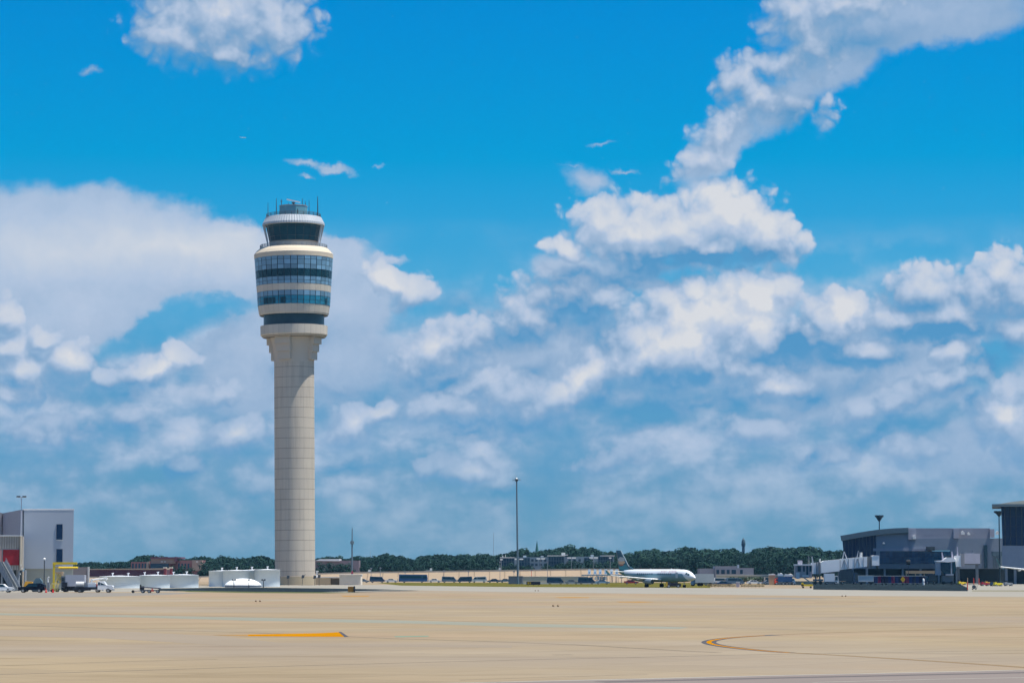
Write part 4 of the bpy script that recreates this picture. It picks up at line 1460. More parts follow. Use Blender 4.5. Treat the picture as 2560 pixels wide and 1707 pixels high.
def side(mb, poly, hw, top=None, crown=0.12):
    """body shell: side outline in (x, z), narrower towards the roof"""
    zmax = max(z for x, z in poly)
    zb = top if top else zmax * .55
    f = lambda z: hw - (crown * max(0, z - zb) / max(.01, zmax - zb))
    n = len(poly)
    vs = [(x, -f(z), z) for x, z in poly] + [(x, f(z), z) for x, z in poly]
    fs = [tuple(range(n)), tuple(range(2 * n - 1, n - 1, -1))] + [(i, i + n, (i + 1) % n + n, (i + 1) % n) for i in range(n)]
    return mb.add(vs, fs)


def car(name, label, cat, loc, rz, body, outline, windows, hw, wx, r=.36, group=None, extra=None, roof=None):
    t_ = thing(name, label, cat, loc, rz, group)
    q = MB()
    side(q, outline, hw)
    q.build('body', body, t_)
    for poly in windows:
        q = MB()
        side(q, poly, hw + .012, top=max(z for x, z in outline) * .55, crown=.12 * (max(z for x, z in poly) / max(z for x, z in outline)) ** 2)
        q.build('window', GLS, t_)
    wheels(t_, wx, hw - .13, r)
    L = [x for x, z in outline]
    for s in (-1, 1):
        q = MB()
        q.box(max(L) - .12, max(L) + .015, s * hw * .72 - .18, s * hw * .72 + .18, .68, .88)
        q.build('headlight', LAMPH, t_)
        q = MB()
        q.box(min(L) - .015, min(L) + .1, s * hw * .8 - .1, s * hw * .8 + .1, .75, 1.05)
        q.build('tail_light', TAILR, t_)
    q = MB()
    q.box(max(L) - .1, max(L) + .06, -hw * .95, hw * .95, .38, .58)
    q.build('bumper', GREYD, t_)
    return t_


SEDAN = ([(-2.3, .35), (2.3, .35), (2.33, .75), (1.2, .92), (.55, 1.38), (-.9, 1.42), (-1.55, 1.0), (-2.3, .95)], [[(.95, .95), (.5, 1.32), (-.2, 1.36), (-.2, .95)], [(-.28, .95), (-.28, 1.36), (-.85, 1.35), (-1.4, 1.0)]], .9, (-1.4, 1.4))
SUVO = ([(-2.45, .42), (2.45, .42), (2.5, .95), (1.25, 1.12), (.6, 1.72), (-2.2, 1.78), (-2.45, 1.2)], [[(1.0, 1.15), (.5, 1.64), (-.3, 1.68), (-.3, 1.15)], [(-.4, 1.15), (-.4, 1.68), (-1.3, 1.68), (-1.3, 1.15)], [(-1.4, 1.15), (-1.4, 1.68), (-2.05, 1.68), (-2.25, 1.2)]], .97, (-1.5, 1.5))
VANO = ([(-2.7, .4), (2.7, .4), (2.75, 1.0), (2.3, 1.25), (1.7, 2.1), (-2.6, 2.25), (-2.72, 1.2)], [[(2.1, 1.3), (1.6, 1.98), (.8, 2.0), (.8, 1.3)], [(.7, 1.3), (.7, 2.0), (-2.3, 2.08), (-2.4, 1.3)]], 1.0, (-1.75, 1.8))
BUSO = ([(-5.2, .4), (5.2, .4), (5.25, 1.6), (5.0, 2.9), (-5.1, 3.0), (-5.25, .8)], [[(5.0, 1.6), (4.85, 2.6), (3.4, 2.6), (3.4, 1.6)], [(3.2, 1.6), (3.2, 2.6), (-4.8, 2.65), (-4.8, 1.6)]], 1.25, (-3.3, 3.2))

# parked row below the embankment
RED = mat('red car paint', (.28, .015, .03), .3)
SLATE = mat('slate blue paint', (.10, .16, .22), .35)
NAVYP = mat('navy vehicle paint', (.02, .05, .11), .35)
GREYV = mat('grey vehicle paint', (.22, .24, .26), .35)
row = [(907, 'car', SLATE, 'slate blue sedan at the left end of the parked row'), (943, 'van', NAVYP, 'navy van second in the parked row'), (979, 'car', OFFW, 'white sedan between the navy van and the blue bus'),
       (1033, 'bus', BLUE, 'bright blue bus in the left half of the parked row'), (1087, 'car', OFFW, 'white sedan right of the blue bus'), (1123, 'van', SLATE, 'slate van in the middle of the parked row'), (1162, 'van', NAVYP, 'navy van right of the middle of the parked row'),
       (1198, 'van', OFFW, 'white van near the right end of the parked row'), (1234, 'car', NAVYP, 'dark navy sedan at the right end before the ribbed shed'), (1265, 'car', SLATE, 'slate sedan half hidden by the ribbed shed')]
for xp, kind, m_, lab in row:
    d = 1010
    sp = {'car': SEDAN, 'van': VANO, 'bus': BUSO}[kind]
    car('parked_' + kind, lab, kind, (at(xp, HOR, d).x, d, 0), 0.0 if xp % 2 else math.pi, m_, sp[0], sp[1], sp[2], sp[3], group='vehicles parked below the embankment')
for xp, kind, m_, lab in ((1388, 'van', NAVYP, 'dark van beside the tan yard wall right of the tall mast'), (1429, 'car', GREYV, 'grey car right of the dark van by the tan yard wall'), (1466, 'van', NAVYP, 'dark blue van below the white cabinets'), (1506, 'car', BLUEL, 'pale blue car below the white cabinets'), (1578, 'car', RED, 'red car seen under the aircraft wing')):
    d = 900
    sp = {'car': SEDAN, 'van': VANO}[kind]
    car('parked_' + kind, lab, kind, (at(xp, HOR, d).x, d, 0), 0.0, m_, sp[0], sp[1], sp[2], sp[3], group='vehicles parked left of the aircraft')
# yard walls
yw = thing('ribbed_shed', 'small grey ribbed metal shed behind the foot of the tall mast', 'shed', (at(1288, HOR, 905).x, 905, 0))
mb = MB()
x = at(1271, HOR, 905).x
while x < at(1306, HOR, 905).x:
    mb.box(x, x + .22, 904.9, 908, 0, gz(1440, 905))
    mb.box(x + .22, x + .44, 905, 908, 0, gz(1440.2, 905))
    x += .44
mb.build('ribbed_wall', mat('lilac grey metal', (.30, .30, .33), .5), yw, W)
mb = MB()
prect(mb, 1270, 1307, 1439.3, 1440.2, 904.7, 3.6)
mb.build('roof', STEEL, yw, W)
yw = thing('yard_wall', 'low pale tan yard wall right of the ribbed shed', 'wall', (at(1390, HOR, 930).x, 930, 0))
mb = MB()
prect(mb, 1307, 1470, 1441, 1460, 930, .4)
mb.build('wall', mat('pale tan wall', (.66, .57, .44), .85), yw, W)
mb = MB()
prect(mb, 1307, 1470, 1440.2, 1441, 929.9, .6)
mb.build('coping', OFFW, yw, W)
yw = thing('low_barrier', 'long low white concrete barrier along the far grass', 'barrier', (at(1400, HOR, 880).x, 880, 0))
mb = MB()
ppoly(mb, [(1306, 1457), (1400, 1455.5), (1465, 1452), (1500, 1452), (1500, 1462), (1306, 1462)], 905, .5)
mb.build('barrier', OFFW, yw, W)

# ------------------------------------------------------------------ tall mast
tm = thing('high_mast', 'very tall slim grey mast with a small antenna head standing on the grass', 'mast', (at(1294.8, HOR, 900).x, 900, 0))
tm.rotation_euler = (0, math.radians(-.72), 0)
zt = gz(1199, 900)
mb = MB()
mb.cyl((0, 0, 0), (0, 0, zt), .34, .22, n=12)
mb.build('pole', mat('mast blue grey', (.14, .20, .25), .5, .2), tm)
mb = MB()
mb.cyl((0, 0, zt - .5), (0, 0, zt + .25), .45, .55, n=12)
mb.build('head', DARK, tm)
mb = MB()
mb.box(-1.3, 1.3, -.06, .06, zt - .05, zt + .07)
mb.build('crossarm', DARK, tm)
for xo, h0, h1 in ((-1.25, -.6, 1.0), (-.75, -.5, .5), (-.45, .2, 1.6), (.5, -.4, .4), (1.2, -.3, .3), (.02, .2, 1.3)):
    mb = MB()
    mb.cyl((xo, 0, zt + h0), (xo, 0, zt + h1), .05, n=6)
    mb.build('antenna', STEEL, tm)
mb = MB()
mb.lathe([(.3, zt + .25), (.28, zt + .5), (.05, zt + .7)], 12)
mb.build('beacon', LAMPW, tm)

# parking lot lamps: white twin heads on tall poles
for xp, y, lab in ((1253.5, 1399, 'small white lot lamp left of the tall mast'), (1297.5, 1398, 'white twin lot lamp directly behind the tall mast'), (1352, 1397, 'white twin lot lamp right of the tall mast'), (1429, 1395, 'white twin lot lamp below the middle of the office roof'), (1484, 1394.5, 'white twin lot lamp at the right part of the office'), (1525.5, 1395, 'small white lot lamp near the aircraft tail')):
    sm_ = xp in (1253.5, 1525.5)
    d = 1140
    ll = thing('lot_lamp', lab, 'lot lamp', (at(xp, HOR, d).x, d, 0), 0, 'white lot lamps before the office building')
    mb = MB()
    z = gz(y, d)
    mb.cyl((0, 0, 0), (0, 0, z), .12, .09, n=8)
    mb.build('pole', STEEL, ll)
    for s in (-1, 1):
        if sm_ and s < 0:
            continue
        mb = MB()
        mb.box(s * .95 - .8 if not sm_ else -.5, s * .95 + .8 if not sm_ else .5, -.9, .5, z - .1, z + .42)
        mb.build('lamp_head', mat('bright lamp housing', (.93, .91, .86), .3, var=.0), ll)

# ------------------------------------------------------------------ far buildings
OD = 1480
ob = thing('office_building', 'long low office block with flat white roof edges behind the lot lamps', 'office building', (at(1390, HOR, OD).x, OD, 0))
OFG = mat('office blue grey', (.17, .24, .30), .6, var=.06)
OGL = mat('office dark glass', (.012, .04, .075), .15)
mb = MB()
ppoly(mb, [(1252, 1393), (1535, 1390), (1535, 1440), (1252, 1440)], OD, 30)
mb.build('wall', OFG, ob, W)
for x0, x1, y0 in ((1252, 1286, 1394), (1296, 1325, 1394), (1371, 1410, 1391.5), (1460, 1476, 1394), (1495, 1532, 1391)):
    mb = MB()
    n_ = max(2, int((x1 - x0) / 6))
    for i in range(n_):
        a_, b_ = x0 + (x1 - x0) * (i + .04) / n_, x0 + (x1 - x0) * (i + .96) / n_
        for r_ in range(3):
            prect(mb, a_, b_, y0 + r_ * 10, y0 + r_ * 10 + 9.2, OD - .4, .3)
    mb.build('window_wall', OGL, ob, W)
for x0, x1, y0 in ((1250, 1286, 1392.2), (1369, 1413, 1387.5), (1411, 1420, 1385.5), (1503, 1537, 1387.6)):
    mb = MB()
    prect(mb, x0, x1, y0, y0 + 2, OD - .8, 20)
    mb.build('roof_edge', OFFW, ob, W)
for x0, x1, y0, y1 in ((1308, 1316, 1388, 1392.5), (1352, 1359, 1389, 1392), (1404, 1413, 1381, 1388), (1477, 1484, 1386, 1391), (1256, 1258, 1388, 1393), (1263, 1264, 1385, 1393)):
    mb = MB()
    prect(mb, x0, x1, y0, y1 + 1, OD + 4, 4)
    mb.build('roof_unit', OFFW, ob, W)
for i, x0 in enumerate((1328, 1338, 1349, 1360, 1421, 1433, 1446)):
    for r_ in range(2):
        mb = MB()
        prect(mb, x0, x0 + 6, 1397 + r_ * 11, 1403 + r_ * 11, OD - .3, .2)
        mb.build('window', OGL, ob, W)

RD_ = 1600
rb = thing('brick_complex', 'rosy brick complex with dark window bays and a tan centre block among trees', 'building', (at(415, HOR, RD_).x, RD_, 0))
mb = MB()
prect(mb, 327, 372, 1404, 1445, RD_, 20)
prect(mb, 372, 445, 1402, 1445, RD_ + 6, 20)
prect(mb, 441, 505, 1400, 1445, RD_, 20)
mb.build('wing', BRICK, rb, W)
mb = MB()
prect(mb, 377, 438, 1396, 1408, RD_ - 2, 18)
mb.build('centre_block', BRICKT, rb, W)
mb = MB()
prect(mb, 376, 452, 1392, 1396, RD_ - 3, 22)
prect(mb, 436, 441, 1391, 1404, RD_ - 3.5, 6)
mb.build('roof_band', mat('plum roof band', (.13, .045, .075), .8), rb, W)
for x0 in (330, 338, 346, 354, 361, 445, 453, 461, 469):
    mb = MB()
    prect(mb, x0, x0 + 4.4, 1408, 1422, RD_ - .4, .3)
    mb.build('window', OGL, rb, W)
mb = MB()
prect(mb, 376, 422, 1408.5, 1420, RD_ - 2.4, .3)
mb.build('window', OGL, rb, W)
mb = MB()
prect(mb, 480, 505, 1399.5, 1426, RD_ - 1.5, 4)
mb.build('pillar', BRICKT, rb, W)
mb = MB()
prect(mb, 366, 372, 1404, 1424, RD_ - 1.5, 3)
mb.build('pillar', BRICKT, rb, W)
mb = MB()
for x0 in (402, 410, 490):
    prect(mb, x0, x0 + 5, 1402.4, 1404.6, RD_ - 2.6, .2)
mb.build('sign_panel', OFFW, rb, W)
mr = thing('maroon_hall', 'long maroon hall with a pale eave and brick end pillars behind the low tanks', 'building', (at(320, HOR, 1250).x, 1250, 0))
mb = MB()
prect(mb, 195, 412, 1423.5, 1450, 1250, 18)
mb.build('wall', MAROON, mr, W)
mb = MB()
ppoly(mb, [(195, 1421.5), (412, 1419.5), (412, 1423.5), (195, 1423.5)], 1249.4, 19)
mb.build('eave', mat('sandy eave', (.36, .27, .2), .8), mr, W)
for x0 in (409, 424):
    mb = MB()
    prect(mb, x0, x0 + 6, 1420, 1450, 1248.6, 2)
    pi_ = mb.build('end_pillar', mat('red brick', (.30, .05, .06), .85), mr, W)
    mb = MB()
    prect(mb, x0 - 1, x0 + 7, 1417, 1420, 1248.4, 2.4)
    mb.build('cap', CREAM, pi_, W)
gw = thing('grey_wall', 'plain mauve grey wall with a white post at its right end', 'wall', (at(200, HOR, 760).x, 760, 0))
mb = MB()
prect(mb, 171, 219, 1417, 1466, 760, 3)
mb.build('wall', mat('mauve grey wall', (.25, .22, .22), .8), gw, W)
mb = MB()
prect(mb, 218.5, 223, 1416, 1466, 759.6, .6)
mb.build('post', OFFW, gw, W)
wr = thing('white_roofed_hall', 'low hall with a long white roof showing between trees right of the tower', 'building', (at(840, HOR, 1500).x, 1500, 0))
mb = MB()
ppoly(mb, [(787, 1401), (800, 1397), (848, 1396.6), (848, 1401), (848, 1402)], 1498, 20)
mb.build('roof', WHITE, wr, W)
mb = MB()
prect(mb, 780, 897, 1400.5, 1440, 1500, 16)
mb.build('wall', mat('mauve brown wall', (.20, .15, .17), .8), wr, W)
gb = thing('flat_grey_building', 'flat grey building with dark window strip behind the white trailer', 'building', (at(1815, HOR, 1300).x, 1300, 0))
mb = MB()
prect(mb, 1749, 1788, 1420.5, 1450, 1302, 15)
prect(mb, 1788, 1842, 1414.5, 1450, 1300, 15)
prect(mb, 1842, 1884, 1419, 1450, 1302, 15)
mb.build('wall', mat('mauve grey render', (.24, .24, .28), .8), gb, W)
for x0, x1 in ((1791, 1798), (1803, 1812), (1817, 1824), (1829, 1840), (1850, 1857)):
    mb = MB()
    prect(mb, x0, x1, 1423.5, 1434, 1299.5, .3)
    mb.build('window', OGL, gb, W)
mb = MB()
prect(mb, 1844, 1848, 1411, 1420, 1306, 3)
mb.build('chimney', GREYP, gb, W)
ch = thing('church_spire', 'slender green church spire rising above the trees right of the tall mast', 'spire', (at(1342.5, HOR, 1900).x, 1900, 0))
mb = MB()
mb.box(-1.2, 1.2, -1.2, 1.2, 0, gz(1378, 1900))
mb.build('tower_base', OFG, ch)
mb = MB()
mb.cyl((0, 0, gz(1378, 1900)), (0, 0, gz(1351, 1900)), 1.25, .08, n=8, smooth_=False)
mb.build('spire', mat('copper green', (.03, .13, .12), .5), ch)
mp_ = thing('antenna_tower', 'bullet shaped antenna tower standing above the trees right of the aircraft', 'antenna tower', (at(1859, HOR, 1850).x, 1850, 0))
mb = MB()
mb.cyl((0, 0, 0), (0, 0, gz(1358, 1850)), 1.0, .7, n=10)
mb.build('trunk', mat('antenna tower blue', (.05, .10, .14), .6), mp_)
for y0, y1, r0, r1 in ((1380, 1366, 1.05, .95), (1366, 1357, 1.25, 1.45), (1357, 1350, 1.4, 1.1), (1350, 1344, 1.05, .25)):
    mb = MB()
    mb.lathe([(r0 * .7, gz(y0, 1850)), (r0, gz(y0 - 1, 1850)), (r1, gz(y1 + .6, 1850)), (r1 * .6, gz(y1, 1850))], 14, smooth_=False)
    mb.build('antenna_shroud', mat('antenna tower blue', (.05, .10, .14), .6), mp_)
for xp, y0, lab in ((925.5, 1376, 'hair thin far mast above the trees right of the radio mast'), (1543.5, 1368, 'hair thin far mast beside the aircraft fin'), (1234, 1331, 'hair thin far mast left of the tall mast')):
    fm = thing('far_mast', lab, 'mast', (at(xp, HOR, 1900).x, 1900, 0), 0, 'hair thin masts above the far trees')
    mb = MB()
    mb.cyl((0, 0, 0), (0, 0, gz(y0, 1900)), .18, .08, n=6)
    mb.build('pole', STEEL, fm)
for i, x0 in enumerate((1469.8, 1484.3, 1497, 1511.3, 1525, 1538.5)):
    d = 985
    vc = thing('vent_cabinet', ['first white cabinet in the row left of the aircraft tail', 'second white cabinet in the row left of the aircraft tail', 'third white cabinet in the row left of the aircraft tail', 'fourth white cabinet in the row left of the aircraft tail', 'fifth white cabinet in the row left of the aircraft tail', 'last white cabinet in the row, nearest the aircraft tail'][i], 'cabinet', (at(x0 + 3.4, HOR, d).x, d, 0), 0, 'white cabinets standing in a row')
    w_ = px(3.3, d)
    mb = MB()
    mb.box(-w_, w_, -.5, .5, gz(1434.5, d), gz(1422.5, d))
    mb.build('cabinet', mat('cabinet white', (.80, .84, .88), .5), vc)
    mb = MB()
    for s in (-1, 1):
        mb.box(s * w_ - .05, s * w_ + .05, -.4, .4, 0, gz(1434.5, d))
    mb.build('stand', GREYD, vc)
    mb = MB()
    mb.box(-w_ * .5, w_ * .5, -.53, -.5, gz(1432.5, d), gz(1429, d))
    mb.build('louvre', BLUEL, vc)
eq = thing('equipment_deck', 'low blue grey equipment deck cluttered below the white cabinets', 'platform', (at(1500, HOR, 982).x, 982, 0))
mb = MB()
prect(mb, 1455, 1560, 1435.5, 1438.5, 980, 6)
mb.build('deck', mat('deck blue grey', (.20, .27, .33), .6), eq, W)
mb = MB()
for x0 in range(1457, 1558, 12):
    prect(mb, x0, x0 + 1.2, 1438.5, 1458, 980.5, .4)
mb.build('post', GREYD, eq, W)
rr_ = random.Random(5)
for i in range(9):
    mb = MB()
    x0 = 1456 + i * 7 + rr_.random() * 3
    prect(mb, x0, x0 + 4.5, 1439.5 + rr_.random() * 3, 1449, 979.4, 1)
    mb.build('equipment_box', (OFFW, BLUEL, GREYV, SLATE)[i % 4], eq, W)

# ------------------------------------------------------------------ regional jet
jet = thing('regional_jet', 'white and silver regional jet with teal tail and faded red lettering on the taxiway', 'aircraft', (38.3, 735, 0), math.radians(-53))
RINGS = [(15.85, .06, 2.50), (15.6, .34, 2.54), (15.1, .66, 2.62), (14.4, .98, 2.75), (13.6, 1.25, 2.92), (12.6, 1.46, 3.03), (11.3, 1.58, 3.08), (9, 1.62, 3.1), (2, 1.62, 3.1), (-6, 1.62, 3.1), (-8.5, 1.52, 3.2), (-11, 1.22, 3.47), (-13, .86, 3.78), (-14.8, .46, 4.02), (-15.9, .16, 4.12)]
NS = 32


def ring(x, r, z, grow=0.0):
    return [(x, (r * .93 + grow) * math.cos(2 * math.pi * i / NS), z + (r * 1.03 + grow) * math.sin(2 * math.pi * i / NS)) for i in range(NS)]


jm = JETW.copy()
jm.name = 'two tone fuselage paint'
t = jm.node_tree
b = t.nodes['Principled BSDF']
src = b.inputs['Base Color'].links[0].from_socket
tcn = t.nodes.new('ShaderNodeTexCoord')
se = t.nodes.new('ShaderNodeSeparateXYZ')
t.links.new(tcn.outputs['Object'], se.inputs[0])
nose = math_node(t, 'GREATER_THAN', math_node(t, 'ADD', se.outputs[0], math_node(t, 'MULTIPLY', se.outputs[2], .9)), 15.3)
low = math_node(t, 'MULTIPLY', math_node(t, 'LESS_THAN', se.outputs[2], 3.62), math_node(t, 'SUBTRACT', 1.0, nose))
tail_ = math_node(t, 'LESS_THAN', math_node(t, 'ADD', se.outputs[0], math_node(t, 'MULTIPLY', se.outputs[2], .8)), -9.4)
cc = mixcol(t, low, src, (.17, .31, .36, 1))
cc = mixcol(t, tail_, cc, (.03, .20, .24, 1))
t.links.new(cc, b.inputs['Base Color'])
mb = MB()
mb.loft([ring(*r) for r in RINGS])
fus = mb.build('fuselage', jm, jet)
for s in (-1, 1):
    for i in range(17):
        x = 7.6 - i * .85
        if i in (7, 8):
            continue
        y0 = s * 1.62 * .93 * math.cos(math.asin(.25))
        mb = MB()
        mb.box(x - .15, x + .15, min(y0, y0 + s * .05), max(y0, y0 + s * .05), 3.3, 3.72)
        mb.build('window', OGL, fus)
    mb = MB()
    yy = s * 1.5
    mb.box(9.6, 10.5, min(yy, yy + s * .03), max(yy, yy + s * .03), 2.5, 4.0)
    mb.build('door', mat('door outline', (.45, .52, .55), .4), fus)
    # faint red letters: upright strokes and bars
    x = 8.9
    for k in range(9):
        if k == 5:
            x -= .8
        zz0, zz1 = 3.85, 4.45
        f = lambda z: 1.62 * .93 * math.sqrt(max(0, 1 - ((z - 3.1) / (1.62 * 1.03)) ** 2)) + .025
        mb = MB()
        for (xa, xb, za, zb_) in ((x, x + .14, zz0, zz1), (x + .14, x + .46, zz1 - .13, zz1)) + (((x + .14, x + .4, 4.1, 4.2),) if k % 2 else ((x + .46 - .12, x + .46, zz0, zz1 - .13),)):
            mb.add([(xa, s * f(za), za), (xb, s * f(za), za), (xb, s * f(zb_), zb_), (xa, s * f(zb_), zb_)], [(0, 1, 2, 3)])
        mb.build('letter', PINK, fus)
        x -= .62
# cockpit glazing hugging the nose
for s in (-1, 1):
    for xa, xb in ((14.35, 13.75), (13.68, 13.15)):
        mb = MB()
        vs = []
        for x in (xa, (xa + xb) / 2, xb):
            k = max(i for i in range(len(RINGS) - 1) if RINGS[i][0] >= x)
            r0, r1 = RINGS[k], RINGS[k + 1]
            u = (r0[0] - x) / (r0[0] - r1[0])
            r, z = r0[1] + (r1[1] - r0[1]) * u + .02, r0[2] + (r1[2] - r0[2]) * u
            for a_ in (18, 30, 44):
                vs.append((x, s * r * .93 * math.cos(math.radians(a_)), z + r * 1.03 * math.sin(math.radians(a_))))
        mb.add(vs, [(i * 3 + j, i * 3 + j + 1, (i + 1) * 3 + j + 1, (i + 1) * 3 + j) for i in range(2) for j in range(2)])
        mb.build('cockpit_window', GLASS_D, fus)
WING = mat('wing light grey', (.72, .74, .73), .35, var=.03)


def surface(mb, root, tip, th0, th1):
    """flying surface between two chord lines: ((xle, y, z), (xte, y, z))"""
    def sec(le, te, th):
        le, te = Vector(le), Vector(te)
        out = []
        for u, k in ((0, 0), (.08, .7), (.3, 1), (.7, .5), (1, .03), (.7, -.35), (.3, -.6), (.08, -.45)):
            q = le + (te - le) * u
            out.append((q.x, q.y, q.z + th * k * .5))
        return out
    return mb.loft([sec(root[0], root[1], th0), sec(tip[0], tip[1], th1)])


def fin_sec(mb, pts, th):
    """upright slab in the x-z plane with thin edges"""
    n = len(pts)
    cx, cz = sum(p[0] for p in pts) / n, sum(p[1] for p in pts) / n
    inner = [(cx + (x - cx) * .8, cz + (z - cz) * .8) for x, z in pts]
    vs = [(x, 0, z) for x, z in pts] + [(x, -th, z) for x, z in inner] + [(x, th, z) for x, z in inner]
    fs = [tuple(range(n, 2 * n)), tuple(range(3 * n - 1, 2 * n - 1, -1))]
    for i in range(n):
        j = (i + 1) % n
        fs += [(i, j, n + j, n + i), (j, i, 2 * n + i, 2 * n + j)]
    return mb.add(vs, fs)


for s in (-1, 1):
    mb = MB()
    surface(mb, ((3.6, s * 1.2, 2.0), (-3.4, s * 1.2, 2.05)), ((.9, s * 5.0, 2.35), (-3.0, s * 5.0, 2.35)), .75, .5)
    surface(mb, ((.9, s * 5.0, 2.35), (-3.0, s * 5.0, 2.35)), ((-3.4, s * 12.6, 3.15), (-4.9, s * 12.6, 3.15)), .5, .22)
    wg = mb.build('wing', WING, jet)
    mb = MB()
    mb.loft([[(-3.4, s * 12.5, 3.1), (-4.2, s * 12.65, 3.15), (-4.9, s * 12.5, 3.1)], [(-4.6, s * 13.2, 4.5), (-5.0, s * 13.22, 4.5), (-5.3, s * 13.2, 4.5)]], smooth_=False)
    mb.build('winglet', TEALP, wg)
    for y in (3.4, 6.4, 9.2):
        mb = MB()
        xc = -2.6 - (y - 3.4) * .12
        mb.loft([[(xc + dx, s * y + r * math.cos(2 * math.pi * i / 8), 2.05 + (y - 3.4) * .09 + r * math.sin(2 * math.pi * i / 8)) for i in range(8)] for dx, r in ((1.2, .03), (.5, .16), (-.6, .16), (-1.6, .03))])
        mb.build('flap_fairing', WING, wg)
    # engine
    mb = MB()
    pr = [(3.3, .60), (3.2, .70), (2.6, .78), (1.8, .79), (.9, .70), (.2, .54)]
    mb.loft([[(x, s * 4.15 + r * math.cos(2 * math.pi * i / 24), 1.55 + r * math.sin(2 * math.pi * i / 24)) for i in range(24)] for x, r in pr], caps=False)
    en = mb.build('engine', SILV, jet)
    mb = MB()
    mb.cyl((3.05, s * 4.15, 1.55), (3.0, s * 4.15, 1.55), .66, n=24)
    mb.build('fan', DARK, en)
    mb = MB()
    mb.cyl((.4, s * 4.15, 1.55), (-.7, s * 4.15, 1.55), .42, .18, n=16)
    mb.build('exhaust_cone', STEEL, en)
    mb = MB()
    mb.prism([(2.6, 2.1), (.2, 2.0), (-.6, 2.3), (1.0, 2.45)], s * 4.15 - .12, s * 4.15 + .12)
    mb.build('pylon', JETW, en)
    mb = MB()
    surface(mb, ((-12.3, s * .6, 4.05), (-14.9, s * .6, 4.05)), ((-14.9, s * 5.0, 4.45), (-16.2, s * 5.0, 4.45)), .3, .12)
    mb.build('tailplane', WING, jet)
    # main gear
    mb = MB()
    mb.cyl((-.9, s * 2.6, .5), (-.9, s * 2.5, 2.1), .12, n=10)
    mg = mb.build('main_gear', STEEL, jet)
    for dy in (-.25, .25):
        mb = MB()
        mb.cyl((-.9, s * 2.6 + dy - .13, .5), (-.9, s * 2.6 + dy + .13, .5), .5, n=20)
        mb.build('wheel', TYRE, mg)
mb = MB()
fin_sec(mb, [(-9.0, 4.55), (-11.4, 5.5), (-14.9, 9.85), (-16.9, 9.85), (-15.6, 4.4)], .22)
fin = mb.build('fin', mat('fin blue green', (.018, .075, .115), .35), jet)
mb = MB()
for s in (-1, 1):
    y0 = s * .235
    mb.add([(-11.0, y0, 4.6), (-12.2, y0, 6.0), (-15.6, y0 * .9, 6.0), (-15.3, y0, 4.7)], [(0, 1, 2, 3)])
mb.build('teal_base', TEALP, fin)
mb = MB()
mb.prism([(-11.3, 5.45), (-11.5, 5.45), (-15.02, 9.86), (-14.82, 9.86)], -.08, .08)
mb.build('leading_edge', SILV, fin)
for nm, m_, pts in (('pale_patch', mat('grey white tail art', (.42, .44, .45), .4), [(-12.9, 7.1), (-13.3, 7.9), (-14.9, 8.1), (-15.8, 7.5), (-15.6, 7.0), (-14.0, 6.9)]), ('tan_patch', mat('tan tail art', (.55, .36, .22), .4), [(-12.7, 6.5), (-13.0, 7.0), (-14.0, 6.95), (-15.6, 7.0), (-15.5, 6.2), (-13.8, 6.1)]), ('brown_patch', mat('brown tail art', (.30, .10, .05), .4), [(-13.2, 6.15), (-13.8, 6.1), (-15.2, 6.2), (-14.9, 5.7), (-13.6, 5.75)])):
    mb = MB()
    for s in (-1, 1):
        y0 = s * .25
        q = [(x, y0, z) for x, z in pts]
        mb.add(q, [tuple(range(len(q)))])
    mb.build(nm, m_, fin)
mb = MB()
mb.cyl((11.4, 0, .36), (11.2, 0, 1.7), .09, n=10)
ng = mb.build('nose_gear', STEEL, jet)
for dy in (-.2, .2):
    mb = MB()
    mb.cyl((11.4, dy - .09, .36), (11.4, dy + .09, .36), .36, n=18)
    mb.build('wheel', TYRE, ng)
for dx, h in ((6.5, .35), (-2, .3)):
    mb = MB()
    mb.prism([(dx, 4.7), (dx - .25, 4.72 + h), (dx - .4, 4.72 + h), (dx - .3, 4.7)], -.03, .03)
    mb.build('blade_antenna', JETW, fus)
# second airliner whose wing reaches in at the right edge, and one in flight
dup(jet, (at(2715, HOR, 790).x, 812, 0), math.radians(90), 'white wing of an airliner parked beyond the right edge, teal tipped', scale=1.75)
fly = dup(jet, at(607.5, 346, 13600), math.radians(12), 'tiny airliner in flight high above the tower', skip=('nose_gear', 'main_gear'))

# pushback tractor
tg = thing('pushback_tractor', 'low black pushback tractor with a yellow cab corner under the aircraft nose', 'tractor', (at(1683, HOR, 720).x, 720, 0))
mb = MB()
side(mb, [(-1.9, .3), (1.9, .3), (2.0, .9), (1.6, 1.15), (-.6, 1.2), (-.8, 1.55), (-1.7, 1.55), (-1.95, .9)], 1.1)
mb.build('body', mat('tractor black', (.008, .01, .02), .5), tg)
wheels(tg, (-1.25, 1.25), .98, .42, .3)
mb = MB()
mb.box(-1.98, -1.5, -1.2, -1.0, .4, 1.5)
mb.build('corner_panel', mat('tractor yellow', (.5, .30, .02), .5), tg)
mb = MB()
side(mb, [(-.9, 1.15), (-.95, 1.48), (-1.6, 1.48), (-1.6, 1.15)], 1.06)
mb.build('window', GLS, tg)

